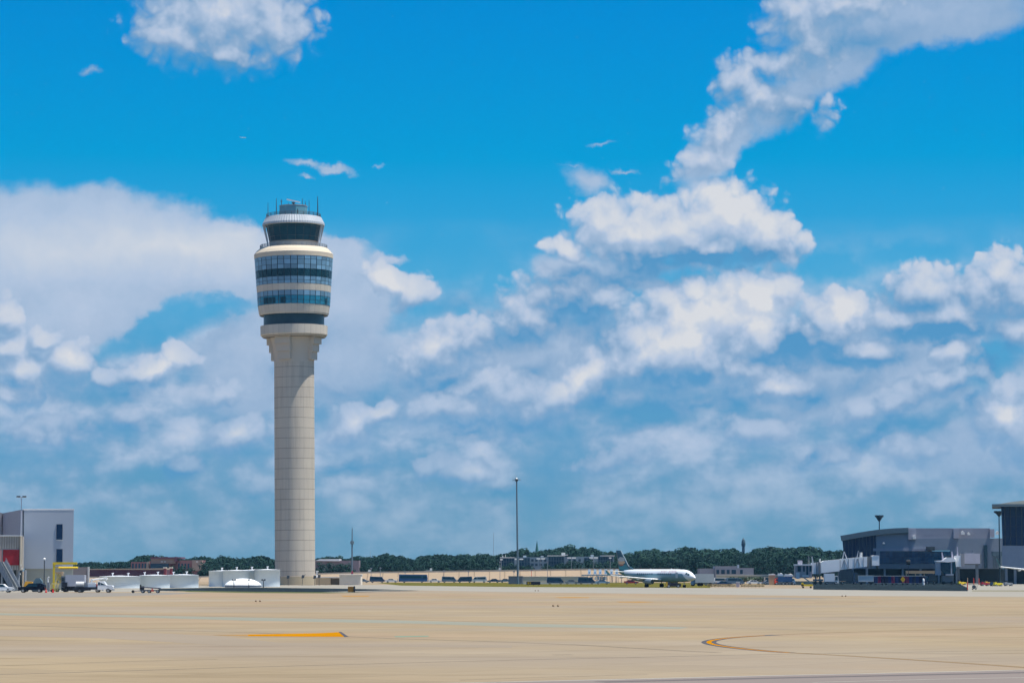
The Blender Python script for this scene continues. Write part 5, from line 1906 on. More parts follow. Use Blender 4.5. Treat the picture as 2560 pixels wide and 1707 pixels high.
# ------------------------------------------------------------------ yard right of the aircraft
tr = thing('box_trailer', 'long pale grey box trailer with a blue front end right of the aircraft nose', 'trailer', (at(1762, HOR, 790).x, 790, 0))
mb = MB()
prect(mb, 1738, 1785, 1434, 1456, 790, 2.6)
mb.build('box', mat('pale grey trailer', (.48, .52, .54), .5), tr, W)
mb = MB()
prect(mb, 1728, 1738, 1437, 1461, 790.1, 2.3)
prect(mb, 1728.5, 1734, 1455, 1461, 789.9, .2)
cbp = mb.build('cab', mat('dusty blue cab', (.10, .19, .30), .4), tr, W)
mb = MB()
prect(mb, 1729.5, 1735, 1440, 1447, 790.02, .1)
mb.build('window', GLS, cbp, W)
mb = MB()
prect(mb, 1738, 1785, 1456, 1459, 790.3, 2)
mb.build('chassis', GREYD, tr, W)
for xp in (1733, 1748, 1754, 1776):
    c = at(xp, 1460, 790)
    for dy in (.1, 2.2):
        mb = MB()
        mb.cyl((c.x, 790 + dy, .48), (c.x, 790.3 + dy, .48), .48, n=16)
        mb.build('wheel', TYRE, tr, W)
for lab, x0, x1 in (('long yellow barrier in front of the white trailer, left length', 1769, 1839), ('long yellow barrier right of the pinkish post, right length', 1852, 1911)):
    yb = thing('yellow_barrier', lab, 'barrier', (at((x0 + x1) / 2, HOR, 745).x, 745, 0), 0, 'yellow barriers along the grass')
    mb = MB()
    prect(mb, x0, x1, 1459.5, 1461, 745, .3)
    prect(mb, x0, x1, 1462.2, 1465.4, 745.05, .3)
    mb.build('rail', mat('dull yellow rail', (.48, .33, .12), .6, var=.15), yb, W)
    mb = MB()
    for x_ in range(x0, x1, 9):
        prect(mb, x_, x_ + 1, 1459.5, 1467, 745.35, .2)
    mb.build('stanchion', GREYD, yb, W)
gp_ = thing('guard_post', 'pinkish white post box between the two yellow barriers', 'post', (at(1845, HOR, 744).x, 744, 0))
mb = MB()
prect(mb, 1841, 1849, 1455, 1468, 744, .8)
mb.build('cabinet', mat('pinkish white', (.55, .45, .46), .6), gp_, W)
mb = MB()
prect(mb, 1840.5, 1849.5, 1453.8, 1455, 743.9, 1)
mb.build('cap', OFFW, gp_, W)
for kind, m_, xp, d, lab in (('van', OFFW, 1806, 860, 'white van right of the box trailer'), ('car', SLATE, 1776, 830, 'slate blue car half hidden behind the yellow barrier'), ('car', NAVYP, 1810, 800, 'dark sedan behind the yellow barrier'), ('van', SLATE, 1838, 850, 'slate van behind the pinkish post'), ('car', OFFW, 1885, 880, 'white car alone right of the pinkish post'), ('car', GREYV, 1924, 884, 'grey car beside the lone white car'), ('van', mat('sand paint', (.45, .38, .30), .4), 1930, 930, 'sand coloured van left of the blue trucks')):
    sp = {'car': SEDAN, 'van': VANO}[kind]
    car('parked_' + kind, lab, kind, (at(xp, HOR, d).x, d, 0), 0, m_, sp[0], sp[1], sp[2], sp[3], group='vehicles right of the aircraft')
yw = thing('yard_wall', 'low pale wall behind the vehicles right of the aircraft', 'wall', (at(1890, HOR, 1060).x, 1060, 0))
mb = MB()
prect(mb, 1790, 1960, 1437, 1456, 1060, .5)
mb.build('wall', mat('pale green tan wall', (.48, .44, .32), .85), yw, W)
mb = MB()
prect(mb, 1790, 1960, 1435.8, 1437, 1059.9, .7)
mb.build('coping', OFFW, yw, W)
hg = thing('hedge', 'dark green clipped hedge in front of the low pale wall', 'hedge', (at(1870, HOR, 1040).x, 1040, 0))
rh = random.Random(3)
mb = MB()
for i in range(700):
    p = Vector((rh.uniform(at(1825, HOR, 1040).x, at(1945, HOR, 1040).x), 1040 + rh.uniform(0, 2), rh.uniform(.1, 1.9)))
    u, v = Vector((rh.gauss(0, 1), rh.gauss(0, 1), rh.gauss(0, 1))).normalized(), Vector((rh.gauss(0, 1), rh.gauss(0, 1), rh.gauss(0, 1))).normalized()
    mb.add([p + u * .35, p + v * .35, p - u * .35, p - v * .35], [(0, 1, 2, 3)])
HEDGE = mat('hedge leaves', (.045, .085, .03), .7, island=.6)
mb.build('foliage', HEDGE, hg, W)
mb = MB()
for i in range(12):
    x = at(1828 + i * 10, HOR, 1041).x
    mb.cyl((x, 1041, 0), (x, 1041, 1.1), .06, n=6)
mb.build('stem', mat('bark', (.08, .06, .045), .9), hg, W)


def truck(name, label, cat, x0, x1, ytop, d, cabm, boxm, cab_left=True, group=None, cargo=None):
    """small box truck seen side on between two photo columns"""
    t_ = thing(name, label, cat, (at((x0 + x1) / 2, HOR, d).x, d, 0), 0, group)
    L = px(x1 - x0, d) / 2
    H = gz(ytop, d)
    s = -1 if cab_left else 1
    q = MB()
    a_, b_ = sorted((s * L, s * (L - min(2.0, L * .55))))
    side(q, [(a_, .45), (b_, .45), (b_, H * .8), (a_ + (.35 if s < 0 else 0), H * .8), (a_, 1.3)] if s < 0 else [(a_, .45), (b_, .45), (b_, 1.3), (b_ - .35, H * .8), (a_, H * .8)], 1.1)
    cb = q.build('cab', cabm, t_)
    q = MB()
    w0, w1 = sorted((s * (L - .35), s * (L - 1.15)))
    side(q, [(w0, 1.35), (w1, 1.35), (w1, H * .73), (w0, H * .73)], 1.112)
    q.build('window', GLS, cb)
    a_, b_ = sorted((-s * L, s * (L - min(2.05, L * .6))))
    q = MB()
    q.box(a_, b_, -1.2, 1.2, .95, H)
    q.build('cargo_box', boxm, t_)
    q = MB()
    q.box(-L * .95, L * .95, -.8, .8, .5, .9)
    q.build('chassis', GREYD, t_)
    wheels(t_, (-L * .65, L * .62), .95, .45, .28)
    return t_


truck('service_truck', 'blue service truck with an orange end panel left of the jet bridge cab', 'truck', 1936, 1962, 1441, 850, ORANGE, BLUE, True, 'blue trucks by the jet bridge')
truck('service_truck', 'blue service truck directly against the jet bridge cab', 'truck', 1962, 1987, 1441, 852, BLUEL, BLUE, False, 'blue trucks by the jet bridge')
for i, (x0, x1, y0, y1, lab) in enumerate(((1921, 1938, 1433, 1437, 'white tarpaulin bundle left of the blue trucks'), (1944, 1957, 1431, 1439, 'white bundle on top of the orange ended truck'), (1961, 1983, 1433, 1440, 'pale bundle on top of the second blue truck'))):
    d = 852
    bu = thing('covered_load', lab, 'load', (at((x0 + x1) / 2, HOR, d).x, d, gz(y1, d) if i else 0), 0, 'white covered loads')
    w_, h_ = px((x1 - x0) / 2, d), px(y1 - y0, d)
    mb = MB()
    zb = 0 if i else gz(1437, d)
    mb.loft([[(x * w_, -.9 * k, zb + h_ * z) for x, z in ((-1, 0), (1, 0), (.9, .55), (.35, 1.0 * (1 - .25 * abs(k))), (-.2, .75), (-.85, .9))] for k in (1, .4, -.4, -1)], smooth_=False)
    mb.build('tarpaulin', OFFW, bu)
    mb = MB()
    mb.box(-w_ * .9, w_ * .9, -.8, .8, max(zb - .18, 0) if i else 0, zb)
    mb.build('pallet', TANP, bu)
ybx = thing('yellow_stair_base', 'small yellow wheeled frame at the left end of the dark stand', 'frame', (at(2018, HOR, 700).x, 700, 0))
mb = MB()
prect(mb, 2004, 2032, 1460, 1464.5, 700, 1.2)
prect(mb, 2004, 2009, 1456, 1464.5, 700, 1.2)
mb.build('frame', YEL, ybx, W)
for xp in (2008, 2027):
    c = at(xp, 1465, 700)
    mb = MB()
    mb.cyl((c.x, 700.1, .25), (c.x, 700.4, .25), .25, n=12)
    mb.build('wheel', TYRE, ybx, W)

# ------------------------------------------------------------------ right terminal
ED = 960
te_ = thing('terminal_building', 'long grey terminal with a curved dark roof, navy glass corner and glass ribbon', 'terminal', (at(2290, HOR, ED).x, ED, 0))
PANEL = mat('terminal blue grey panel', (.23, .27, .33), .55, var=.05)
PANELL = mat('terminal lilac grey panel', (.30, .31, .37), .55, var=.05)
FASC = mat('terminal fascia', (.10, .15, .18), .5)
mb = MB()
ppoly(mb, [(2106, 1350), (2140, 1344), (2190, 1336), (2190, 1396), (2110, 1396)], ED - .3, 26, .175)
mb.build('glass_corner', NAVY, te_, W)
mb = MB()
for x0 in range(2112, 2190, 9):
    prect(mb, x0, x0 + .9, 1348 - (x0 - 2106) * .13, 1395, ED - .45, .2)
mb.build('mullion', mat('navy mullion', (.03, .06, .10), .4), te_, W)
mb = MB()
prect(mb, 2190, 2271, 1333, 1373, ED, 26, .175)
mb.build('upper_wall', PANEL, te_, W)
mb = MB()
ppoly(mb, [(2101, 1338.5), (2125, 1334.5), (2150, 1330), (2175, 1326), (2200, 1322.6), (2235, 1319.8), (2271, 1318.6), (2271, 1331.5), (2235, 1332.5), (2200, 1335.5), (2150, 1343), (2103, 1351.5)], ED - 1.6, 30, .175)
mb.build('roof_fascia', FASC, te_, W)
mb = MB()
prect(mb, 2271, 2475, 1319.8, 1345, ED + .5, 24, .175)
mb.build('parapet_wall', PANELL, te_, W)
mb = MB()
prect(mb, 2271, 2506, 1345, 1374, ED + .3, 24, .175)
mb.build('middle_wall', PANEL, te_, W)
mb = MB()
prect(mb, 2183, 2330, 1370, 1377, ED - .6, 3)
mb.build('ledge', PANELL, te_, W)
mb = MB()
n_ = 22
for i in range(n_):
    a_, b_ = 2200 + (2376 - 2200) * i / n_, 2200 + (2376 - 2200) * (i + .93) / n_
    for y0, y1 in ((1377.5, 1392), (1392.6, 1408)):
        prect(mb, a_, b_, y0, y1, ED - .3, .25)
mb.build('glass_ribbon', mat('terminal blue glass', (.012, .06, .125), .15, island=.5), te_, W)
mb = MB()
prect(mb, 2200, 2376, 1377, 1408.5, ED + .05, 20, .175)
mb.build('ribbon_frame', mat('navy mullion', (.03, .06, .10), .4), te_, W)
mb = MB()
prect(mb, 2376, 2506, 1374, 1421, ED + .2, 20, .175)
mb.build('lower_wall', PANEL, te_, W)
mb = MB()
prect(mb, 2196, 2376.2, 1408.5, 1421, ED - .1, 20, .175)
mb.build('spandrel_band', mat('band grey', (.17, .19, .22), .6), te_, W)
mb = MB()
prect(mb, 2110, 2190, 1396, 1421, ED + 1, 20, .175)
prect(mb, 2185, 2200, 1377, 1408.4, ED - .2, 5)
mb.build('link_wall', PANEL, te_, W)
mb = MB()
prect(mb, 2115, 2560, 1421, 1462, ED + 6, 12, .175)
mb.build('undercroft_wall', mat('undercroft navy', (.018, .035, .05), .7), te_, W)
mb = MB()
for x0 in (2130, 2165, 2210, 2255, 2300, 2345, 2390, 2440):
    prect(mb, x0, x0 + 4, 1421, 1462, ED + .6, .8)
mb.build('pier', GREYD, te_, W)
for x0, x1, y0, y1 in ((2384, 2397, 1322, 1345), (2475, 2486, 1322, 1343), (2271, 2290, 1322, 1348)):
    mb = MB()
    prect(mb, x0, x1, y0, y1, ED - .4, 1)
    mb.build('vent_housing', mat('lilac vent', (.40, .40, .46), .5), te_, W)
for x0, x1, y0, y1 in ((2402, 2410, 1326, 1336), (2489, 2497, 1326, 1336), (2206, 2211, 1354, 1359), (2281, 2288, 1337, 1347), (2418, 2424, 1330, 1337)):
    mb = MB()
    c0, c1 = at(x0, y1, ED), at(x1, y0, ED)
    mb.prism([(c0.x, c0.z), (c1.x, c0.z), (c1.x, c0.z + (c1.z - c0.z) * .5), (c0.x + (c1.x - c0.x) * .4, c1.z), (c0.x, c0.z + (c1.z - c0.z) * .6)], ED - 1.4, ED - .3)
    mb.build('wall_light', LAMPW, te_, W)
mb = MB()
prect(mb, 2316, 2337, 1366, 1376, ED - 1.2, 1)
mb.build('wall_unit', DARK, te_, W)
mb = MB()
prect(mb, 2461, 2468, 1362, 1420, ED - .5, 1)
mb.build('downpipe', mat('dark teal pipe', (.02, .06, .09), .5), te_, W)
mb = MB()
for x0 in (2484, 2490, 2496, 2501):
    prect(mb, x0, x0 + 2, 1389, 1419, ED - .2, .4)
prect(mb, 2480, 2505, 1378, 1389, ED - .1, .3)
mb.build('louvre_door', FASC, te_, W)

TB = 900
hb = thing('terminal_hall', 'tall navy glass terminal hall with an overhanging cream roof at the right edge', 'terminal', (at(2540, HOR, TB).x, TB, 0))
mb = MB()
ppoly(mb, [(2503, 1266), (2680, 1262), (2680, 1364), (2507, 1363)], TB, 30, .175)
mb.build('glass_wall', NAVY, hb, W)
mb = MB()
for x0 in range(2512, 2680, 14):
    prect(mb, x0, x0 + 1, 1266, 1363, TB - .15, .2)
for y0 in (1290, 1315, 1340):
    prect(mb, 2506, 2680, y0, y0 + .8, TB - .14, .2)
mb.build('mullion', mat('navy glass mullion', (.012, .028, .055), .4), hb, W)
mb = MB()
prect(mb, 2506, 2680, 1363, 1420, TB + .1, 28, .175)
mb.build('lower_wall', mat('terminal steel blue panel', (.20, .25, .33), .55), hb, W)
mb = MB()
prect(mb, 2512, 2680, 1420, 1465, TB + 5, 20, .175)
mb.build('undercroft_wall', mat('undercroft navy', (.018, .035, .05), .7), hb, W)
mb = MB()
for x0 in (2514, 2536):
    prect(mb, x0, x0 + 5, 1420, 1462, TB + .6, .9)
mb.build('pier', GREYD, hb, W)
mb = MB()
prect(mb, 2480, 2680, 1259.5, 1265.5, TB - 5, 36, .175)
mb.build('canopy', FASC, hb, W)
mb = MB()
ppoly(mb, [(2496, 1259.4), (2530, 1254), (2560, 1250.5), (2620, 1246), (2680, 1244), (2680, 1259.4)], TB - 3, 30, .175)
mb.build('roof', BEIGE, hb, W)


def cone_mast(label, xp, d, ytop, y1, hwp):
    t_ = thing('apron_floodlight', label, 'floodlight mast', (at(xp, HOR, d).x, d, 0), 0, 'cone headed floodlight masts over the terminal')
    q = MB()
    q.cyl((0, 0, 0), (0, 0, gz(y1, d)), .24, .18, n=10)
    q.build('pole', mat('mast dark teal', (.02, .05, .075), .5), t_)
    q = MB()
    r = px(hwp, d)
    q.lathe([(.25, gz(y1 + 1, d)), (.75, gz(y1 - 4, d)), (r * .62, gz((ytop + y1) / 2, d)), (r, gz(ytop + 1.5, d)), (r, gz(ytop, d)), (.1, gz(ytop, d))], 12, smooth_=False)
    q.build('lamp_cone', mat('mast dark teal', (.02, .05, .075), .5), t_)
    q = MB()
    for i in range(8):
        a_ = math.pi * i / 4
        q.box(r * .8 * math.cos(a_) - .25, r * .8 * math.cos(a_) + .25, r * .8 * math.sin(a_) - .25, r * .8 * math.sin(a_) + .25, gz(ytop + 4, d), gz(ytop - .8, d))
    q.build('lamp_ring', DARK, t_)


cone_mast('dark cone headed floodlight mast rising behind the curved terminal roof', 2199.5, 992, 1288, 1302, 11)
cone_mast('dark cone headed floodlight mast beside the tall glass hall', 2499.5, 935, 1277.5, 1290, 13)

# ------------------------------------------------------------------ jet bridges
JD = 880
BRW = mat('jet bridge white', (.86, .86, .85), .5, var=.05)
BRG = mat('jet bridge grey', (.16, .17, .18), .6)
MAUV = mat('cab mauve grey', (.34, .31, .33), .6)
jb = thing('jet_bridge', 'white telescopic jet bridge sloping up to the terminal from a grey cab', 'jet bridge', (at(2090, HOR, JD).x, JD, 0))
mb = MB()
ppoly(mb, [(2052, 1405), (2060, 1401), (2099, 1397.5), (2099, 1427), (2053, 1432)], JD - .4, 3.4)
mb.build('outer_tunnel', BRW, jb, W)
mb = MB()
ppoly(mb, [(2099, 1397), (2158, 1391.5), (2168, 1391), (2168, 1415.5), (2099, 1424)], JD, 2.7)
it = mb.build('inner_tunnel', mat('jet bridge pale', (.78, .79, .79), .5), jb, W)
for x0 in (2100, 2110, 2121, 2136, 2146, 2158):
    mb = MB()
    prect(mb, x0, x0 + .9, 1398.5 - (x0 - 2100) * .1, 1423 - (x0 - 2100) * .12, JD - .12, .1)
    mb.build('rib', STEEL, it, W)
mb = MB()
for a_, b_ in (((2104, 1421), (2110, 1399)), ((2111, 1399), (2119, 1420)), ((2137, 1417), (2143, 1396)), ((2144, 1396), (2151, 1415))):
    mb.cyl(at(a_[0], a_[1], JD - .1), at(b_[0], b_[1], JD - .1), .09, n=6)
mb.build('cross_brace', STEEL, it, W)
mb = MB()
prect(mb, 2030, 2052, 1406, 1434, JD, 3.2)
mb.build('corridor', mat('jet bridge off white', (.76, .75, .76), .5), jb, W)
mb = MB()
prect(mb, 2046.5, 2050, 1404, 1435, JD - .5, 4.2)
prect(mb, 2041, 2043, 1405, 1434.5, JD - .2, 3.6)
mb.build('bellows', BRG, jb, W)
cx = at(2011, HOR, JD).x
mb = MB()
prect(mb, 1988, 2030, 1412.5, 1444, JD - .2, 3.4)
cabn = mb.build('cab', MAUV, jb, W)
for x0, x1 in ((1994, 2002), (2008, 2012), (2016, 2020), (2024, 2029)):
    mb = MB()
    prect(mb, x0, x1, 1414, 1428 if x0 != 2016 else 1436, JD - .3, .1)
    mb.build('window', GLASS_D, cabn, W)
mb = MB()
prect(mb, 1987, 2031, 1409.8, 1412.5, JD - .7, 4.4)
mb.build('roof', WHITE, cabn, W)
mb = MB()
prect(mb, 1995, 2006, 1400, 1410, JD + .4, 1.4)
mb.build('roof_unit', mat('lilac unit', (.42, .40, .46), .5), cabn, W)
mb = MB()
prect(mb, 1990, 1999, 1430, 1446, JD - .35, .15)
prect(mb, 2006, 2022, 1437, 1441, JD - .4, .2)
mb.build('bumper', OFFW, cabn, W)
mb = MB()
ppoly(mb, [(2029, 1391), (2031, 1390), (2034.5, 1407), (2030.5, 1407)], JD - .5, .4)
mb.build('service_mast', OFFW, jb, W)
for xp, y0 in ((2020.5, 1389), (2023, 1392)):
    mb = MB()
    mb.cyl(at(xp, 1410, JD + 1), at(xp, y0, JD + 1), .06, n=6)
    mb.build('antenna', STEEL, jb, W)
for xp, y0, y1, w_ in ((2050, 1396, 1405, 3.5), (2153, 1380, 1392, 6)):
    mb = MB()
    c0, c1 = at(xp - w_ / 2, y1, JD + .8), at(xp + w_ / 2, y0, JD + .8)
    mb.box(c0.x, c1.x, JD + .8, JD + 1.8, c0.z, c0.z + (c1.z - c0.z) * .55)
    mb.cyl(((c0.x + c1.x) / 2, JD + 1.3, c0.z + (c1.z - c0.z) * .5), ((c0.x + c1.x) / 2, JD + 1.3, c1.z), (c1.x - c0.x) * .55, n=12)
    mb.build('roof_unit', OFFW, jb, W)
mb = MB()
for (xa, ya), (xb, yb) in (((2106, 1398), (2110, 1378)), ((2110, 1378), (2117, 1396)), ((2142, 1394), (2146, 1376))):
    mb.cyl(at(xa, ya, JD + 2), at(xb, yb, JD + 2), .13, n=6)
mb.build('roof_brace', GREYP, jb, W)
c = at(2174, HOR, JD + 1.4)
mb = MB()
mb.cyl((c.x, JD + 1.4, gz(1420, JD)), (c.x, JD + 1.4, gz(1390, JD)), px(7, JD), n=20)
mb.build('rotunda', BRG, jb, W)
mb = MB()
prect(mb, 2180, 2198, 1389, 1413, JD, 3)
ppoly(mb, [(2180, 1389), (2185, 1387.5), (2196, 1387.5), (2198, 1389)], JD - .1, 3.2)
mb.build('fixed_link', BRW, jb, W)
mb = MB()
prect(mb, 2166, 2170, 1416, 1459, JD + 1, .9)
mb.build('support_column', MAUV, jb, W)
mb = MB()
for x0 in (2038, 2048):
    prect(mb, x0, x0 + 3, 1434, 1456, JD + .8, .7)
prect(mb, 2034, 2058, 1447, 1452, JD + .3, 2)
dr = mb.build('drive_leg', BRG, jb, W)
for xp in (2039, 2052):
    c = at(xp, 1455, JD)
    mb = MB()
    mb.cyl((c.x, JD + .2, .55), (c.x, JD + .7, .55), .55, n=16)
    mb.build('wheel', TYRE, dr, W)
mb = MB()
ppoly(mb, [(2009, 1444), (2013, 1444), (2032, 1457), (2027, 1457)], JD - .6, .9)
mb.build('service_stair', STEEL, jb, W)

jc = thing('jet_bridge', 'short jet bridge seen end on with dark glazed cab and white roof', 'jet bridge', (at(2370, HOR, 885).x, 885, 0))
D2 = 885
mb = MB()
ppoly(mb, [(2352, 1405), (2388, 1403), (2391, 1424), (2384, 1436), (2360, 1435), (2352, 1424)], D2, 3)
cab2 = mb.build('cab', GLASS_D, jc, W)
mb = MB()
prect(mb, 2341, 2353, 1402, 1437, D2 + .2, 2.6)
prect(mb, 2377, 2380, 1404, 1436, D2 - .15, .2)
prect(mb, 2364, 2384, 1434, 1438, D2 - .25, .4)
mb.build('side_panel', mat('cab blue grey', (.30, .33, .38), .6), cab2, W)
mb = MB()
ppoly(mb, [(2340, 1403.5), (2340, 1401), (2358, 1400), (2362, 1396), (2368, 1393), (2380, 1393), (2388, 1399), (2390, 1403), (2370, 1405)], D2 - .3, 3.6)
mb.build('roof', WHITE, cab2, W)
mb = MB()
prect(mb, 2388, 2404, 1388, 1416, D2 + .8, 2.6)
mb.build('corridor', BRW, jc, W)
mb = MB()
prect(mb, 2403, 2411, 1383, 1415, D2 + .6, 3)
mb.build('bellows', mat('bellows grey', (.30, .29, .30), .7), jc, W)
mb = MB()
prect(mb, 2411, 2450, 1383, 1408.5, D2 + .9, 2.8)
mb.build('tunnel', mat('lilac white tunnel', (.48, .46, .52), .5), jc, W)
mb = MB()
prect(mb, 2450, 2454, 1385, 1407, D2 + 1, 70)
mb.build('link', BRG, jc, W)
mb = MB()
prect(mb, 2412, 2436, 1381, 1383, D2 + 1.2, 2)
prect(mb, 2431, 2437, 1375, 1382, D2 + 1.6, 1)
mb.build('roof_unit', GREYD, jc, W)
mb = MB()
prect(mb, 2440, 2446, 1408, 1456, D2 + 1.6, .8)
prect(mb, 2395, 2399, 1416, 1456, D2 + 1.6, .8)
prect(mb, 2411, 2450, 1408.5, 1411, D2 + 1.1, 2.4)
mb.build('support_column', BRG, jc, W)
mb = MB()
prect(mb, 2356, 2384, 1438, 1455, D2 + .4, 1.8)
dr = mb.build('drive_leg', BRG, jc, W)
for xp in (2360, 2380):
    c = at(xp, 1457, D2)
    mb = MB()
    mb.cyl((c.x, D2 + .2, .5), (c.x, D2 + .8, .5), .5, n=16)
    mb.build('wheel', TYRE, dr, W)
for pts in ([(2354, 1380), (2356, 1380), (2361, 1401), (2356, 1401)], [(2379, 1379), (2381, 1378), (2384, 1395), (2379, 1395)], [(2393, 1366), (2394.5, 1366), (2396, 1388), (2392, 1388)]):
    mb = MB()
    ppoly(mb, pts, D2 + 1.4, .4)
    mb.build('service_mast', mat('lilac mast', (.45, .43, .52), .5), jc, W)
cf = thing('stand_floodlight', 'small dark twin floodlight on a post before the blue glass ribbon', 'floodlight', (at(2271, HOR, 890).x, 890, 0))
mb = MB()
mb.cyl((0, 0, 0), (0, 0, gz(1411, 890)), .13, .1, n=8)
mb.build('post', DARK, cf)
mb = MB()
mb.cyl((-.6, 0, gz(1405, 890)), (.6, -.2, gz(1405, 890)), .75, .85, n=14)
mb.build('lamp_head', BLACK, cf)

# ------------------------------------------------------------------ stand clutter
van2 = truck('catering_truck', 'white box van parked under the sloping jet bridge', 'truck', 2060, 2096, 1433, 874, OFFW, WHITE, False)
truck('fuel_truck', 'dark blue tank truck under the jet bridge tunnel', 'truck', 2096, 2146, 1424, 893, NAVYP, mat('dark slate box', (.03, .06, .09), .5), False)
cb_ = thing('ground_power_unit', 'long white ground equipment box left of the red and blue baggage carts', 'equipment', (at(2165, HOR, 868).x, 868, 0))
mb = MB()
prect(mb, 2147, 2184, 1439, 1453.5, 868, 2)
mb.build('housing', mat('equipment white', (.55, .55, .54), .5), cb_, W)
mb = MB()
prect(mb, 2146.5, 2184.5, 1437.8, 1439, 867.9, 2.2)
mb.build('lid', OFFW, cb_, W)
for xp in (2152, 2178):
    c = at(xp, 1457, 868)
    mb = MB()
    mb.cyl((c.x, 868.1, .4), (c.x, 868.4, .4), .4, n=14)
    mb.build('wheel', TYRE, cb_, W)
CURT = {'b': mat('navy curtain', (.015, .03, .13), .7, var=.3), 'r': mat('crimson curtain', (.28, .01, .06), .7, var=.3), 'k': mat('indigo curtain', (.02, .015, .05), .8, var=.3)}
for i, (x0, pat, lab) in enumerate(((2185, 'brk', 'covered baggage cart with navy, crimson and dark curtains at the left end of the row'), (2211, 'kbr', 'covered baggage cart second from the left in the red and blue row'), (2237, 'bkr', 'covered baggage cart behind the yellow diamond sign'), (2263, 'rbk', 'covered baggage cart right of the yellow diamond sign'), (2288, 'bkk', 'covered baggage cart at the right end of the row'))):
    d = 872
    bc = thing('baggage_cart', lab, 'baggage cart', (at(x0 + 12, HOR, d).x, d, 0), 0, 'covered baggage carts in a row')
    w_ = px(12, d)
    h_ = gz(1438.5, d)
    for k, ch_ in enumerate(pat):
        mb = MB()
        x = -w_ + 2 * w_ * k / 3
        for j in range(4):
            xa, xb = x + 2 * w_ / 3 * j / 4, x + 2 * w_ / 3 * (j + 1) / 4
            mb.box(xa, xb, -.85 - (.05 if j % 2 else 0), .85, .5, h_ - .12)
        mb.build('curtain', CURT[ch_], bc)
    mb = MB()
    mb.box(-w_ - .03, w_ + .03, -1.0, .95, h_ - .12, h_)
    mb.build('roof', OFFW, bc)
    mb = MB()
    mb.box(-w_, w_, -.9, .9, .4, .5)
    mb.build('deck', STEEL, bc)
    for s in (-.65, .65):
        for dy in (-.8, .6):
            mb = MB()
            mb.cyl((s * w_, dy, .22), (s * w_, dy + .2, .22), .22, n=12)
            mb.build('wheel', TYRE, bc)
ds = thing('diamond_sign', 'yellow diamond warning sign on a post before the red and blue carts', 'sign', (at(2257, HOR, 800).x, 800, 0))
mb = MB()
r = px(7.5, 800)
c_ = gz(1447.5, 800)
mb.prism([(-r * .8, c_), (0, c_ - r), (r * .8, c_), (0, c_ + r)], -.08, 0)
mb.build('panel', mat('sign amber', (.75, .42, .01), .5, var=.03), ds)
mb = MB()
mb.cyl((0, .05, 0), (0, .05, c_), .05, n=8)
mb.build('post', DARK, ds)
mb = MB()
mb.prism([(-.10, c_ - .12), (.10, c_ - .12), (0, c_ + .16)], -.1, -.08)
mb.build('symbol', BLACK, ds)
tb_ = thing('conveyor_beam', 'long tan conveyor beam raised on posts behind the baggage carts', 'conveyor', (at(2300, HOR, 905).x, 905, 0))
mb = MB()
prect(mb, 2265, 2337, 1426, 1433, 905, 1.2)
mb.build('beam', TANP, tb_, W)
mb = MB()
for x0 in (2265, 2288, 2310, 2333):
    prect(mb, x0, x0 + 2.2, 1433, 1459, 905.2, .5)
mb.build('leg', TANP, tb_, W)
truck('service_truck', 'dark navy box truck right of the baggage carts', 'truck', 2312, 2340, 1434, 892, NAVYP, mat('dark slate box', (.03, .06, .09), .5), True)
wp = thing('white_barrel', 'white bollard standing at the right end of the baggage carts', 'bollard', (at(2308.5, HOR, 850).x, 850, 0))
mb = MB()
mb.lathe([(.32, 0), (.30, 1.7), (.2, 1.95), (.05, 2.0)], 14)
mb.build('body', WHITE, wp)
mb = MB()
mb.lathe([(.34, .9), (.34, 1.1)], 14)
mb.build('band', GREYD, wp)
# marker posts, cones, small carts on the pale stand
for lab, xp, d, h, m_ in (('orange marker post at the right end of the dark stand', 2418, 640, 1.8, ORANGE), ('orange marker post under the second jet bridge', 2434, 880, 2.0, ORANGE), ('tan marker post right of the second jet bridge', 2418.5, 885, 2.1, TANP), ('orange marker post left of the glass hall', 2447, 870, 2.0, ORANGE)):
    mk = thing('marker_post', lab, 'marker post', (at(xp, HOR, d).x, d, 0), 0, 'marker posts on the stand')
    mb = MB()
    mb.cyl((0, 0, .06), (0, 0, h), .14, .11, n=10)
    mb.build('post', m_, mk)
    mb = MB()
    mb.cyl((0, 0, 0), (0, 0, .06), .32, n=12)
    mb.build('base', BLACK, mk)
for lab, xp, d, m_ in (('yellow tow tractor under the second jet bridge', 2404, 850, YEL), ('red tow tractor in the open between the jet bridge and hall', 2461, 800, RED), ('amber tow tractor behind the red one', 2471, 845, mat('amber paint', (.55, .30, .04), .5)), ('bright yellow tow tractor before the glass hall', 2494, 790, mat('lemon paint', (.62, .52, .02), .5)), ('navy tow tractor left of the bright yellow one', 2485, 792, NAVYP), ('grey tow tractor at the hall corner', 2520, 800, GREYV)):
    tw_ = thing('tow_tractor', lab, 'tow tractor', (at(xp, HOR, d).x, d, 0), .3, 'tow tractors on the stand')
    mb = MB()
    side(mb, [(-1.2, .3), (1.2, .3), (1.25, .85), (.2, .95), (.1, .8), (-.5, .8), (-.6, 1.1), (-1.2, 1.1)], .6)
    mb.build('body', m_, tw_)
    mb = MB()
    mb.box(-.95, -.45, -.45, .45, 1.1, 1.5)
    mb.build('seat', BLACK, tw_)
    wheels(tw_, (-.8, .8), .52, .28, .18)
gc = thing('hose_trolley', 'small dark hose trolley alone on the pale stand', 'trolley', (at(2435, HOR, 655).x, 655, 0))
mb = MB()
mb.cyl((-.05, -.35, .62), (-.05, .35, .62), .42, n=18)
mb.build('reel', DARK, gc)
mb = MB()
mb.box(-.5, .55, -.4, .4, .16, .24)
mb.cyl((.5, -.3, .2), (.75, -.3, .95), .04, n=6)
mb.cyl((.5, .3, .2), (.75, .3, .95), .04, n=6)
mb.build('frame', STEEL, gc)
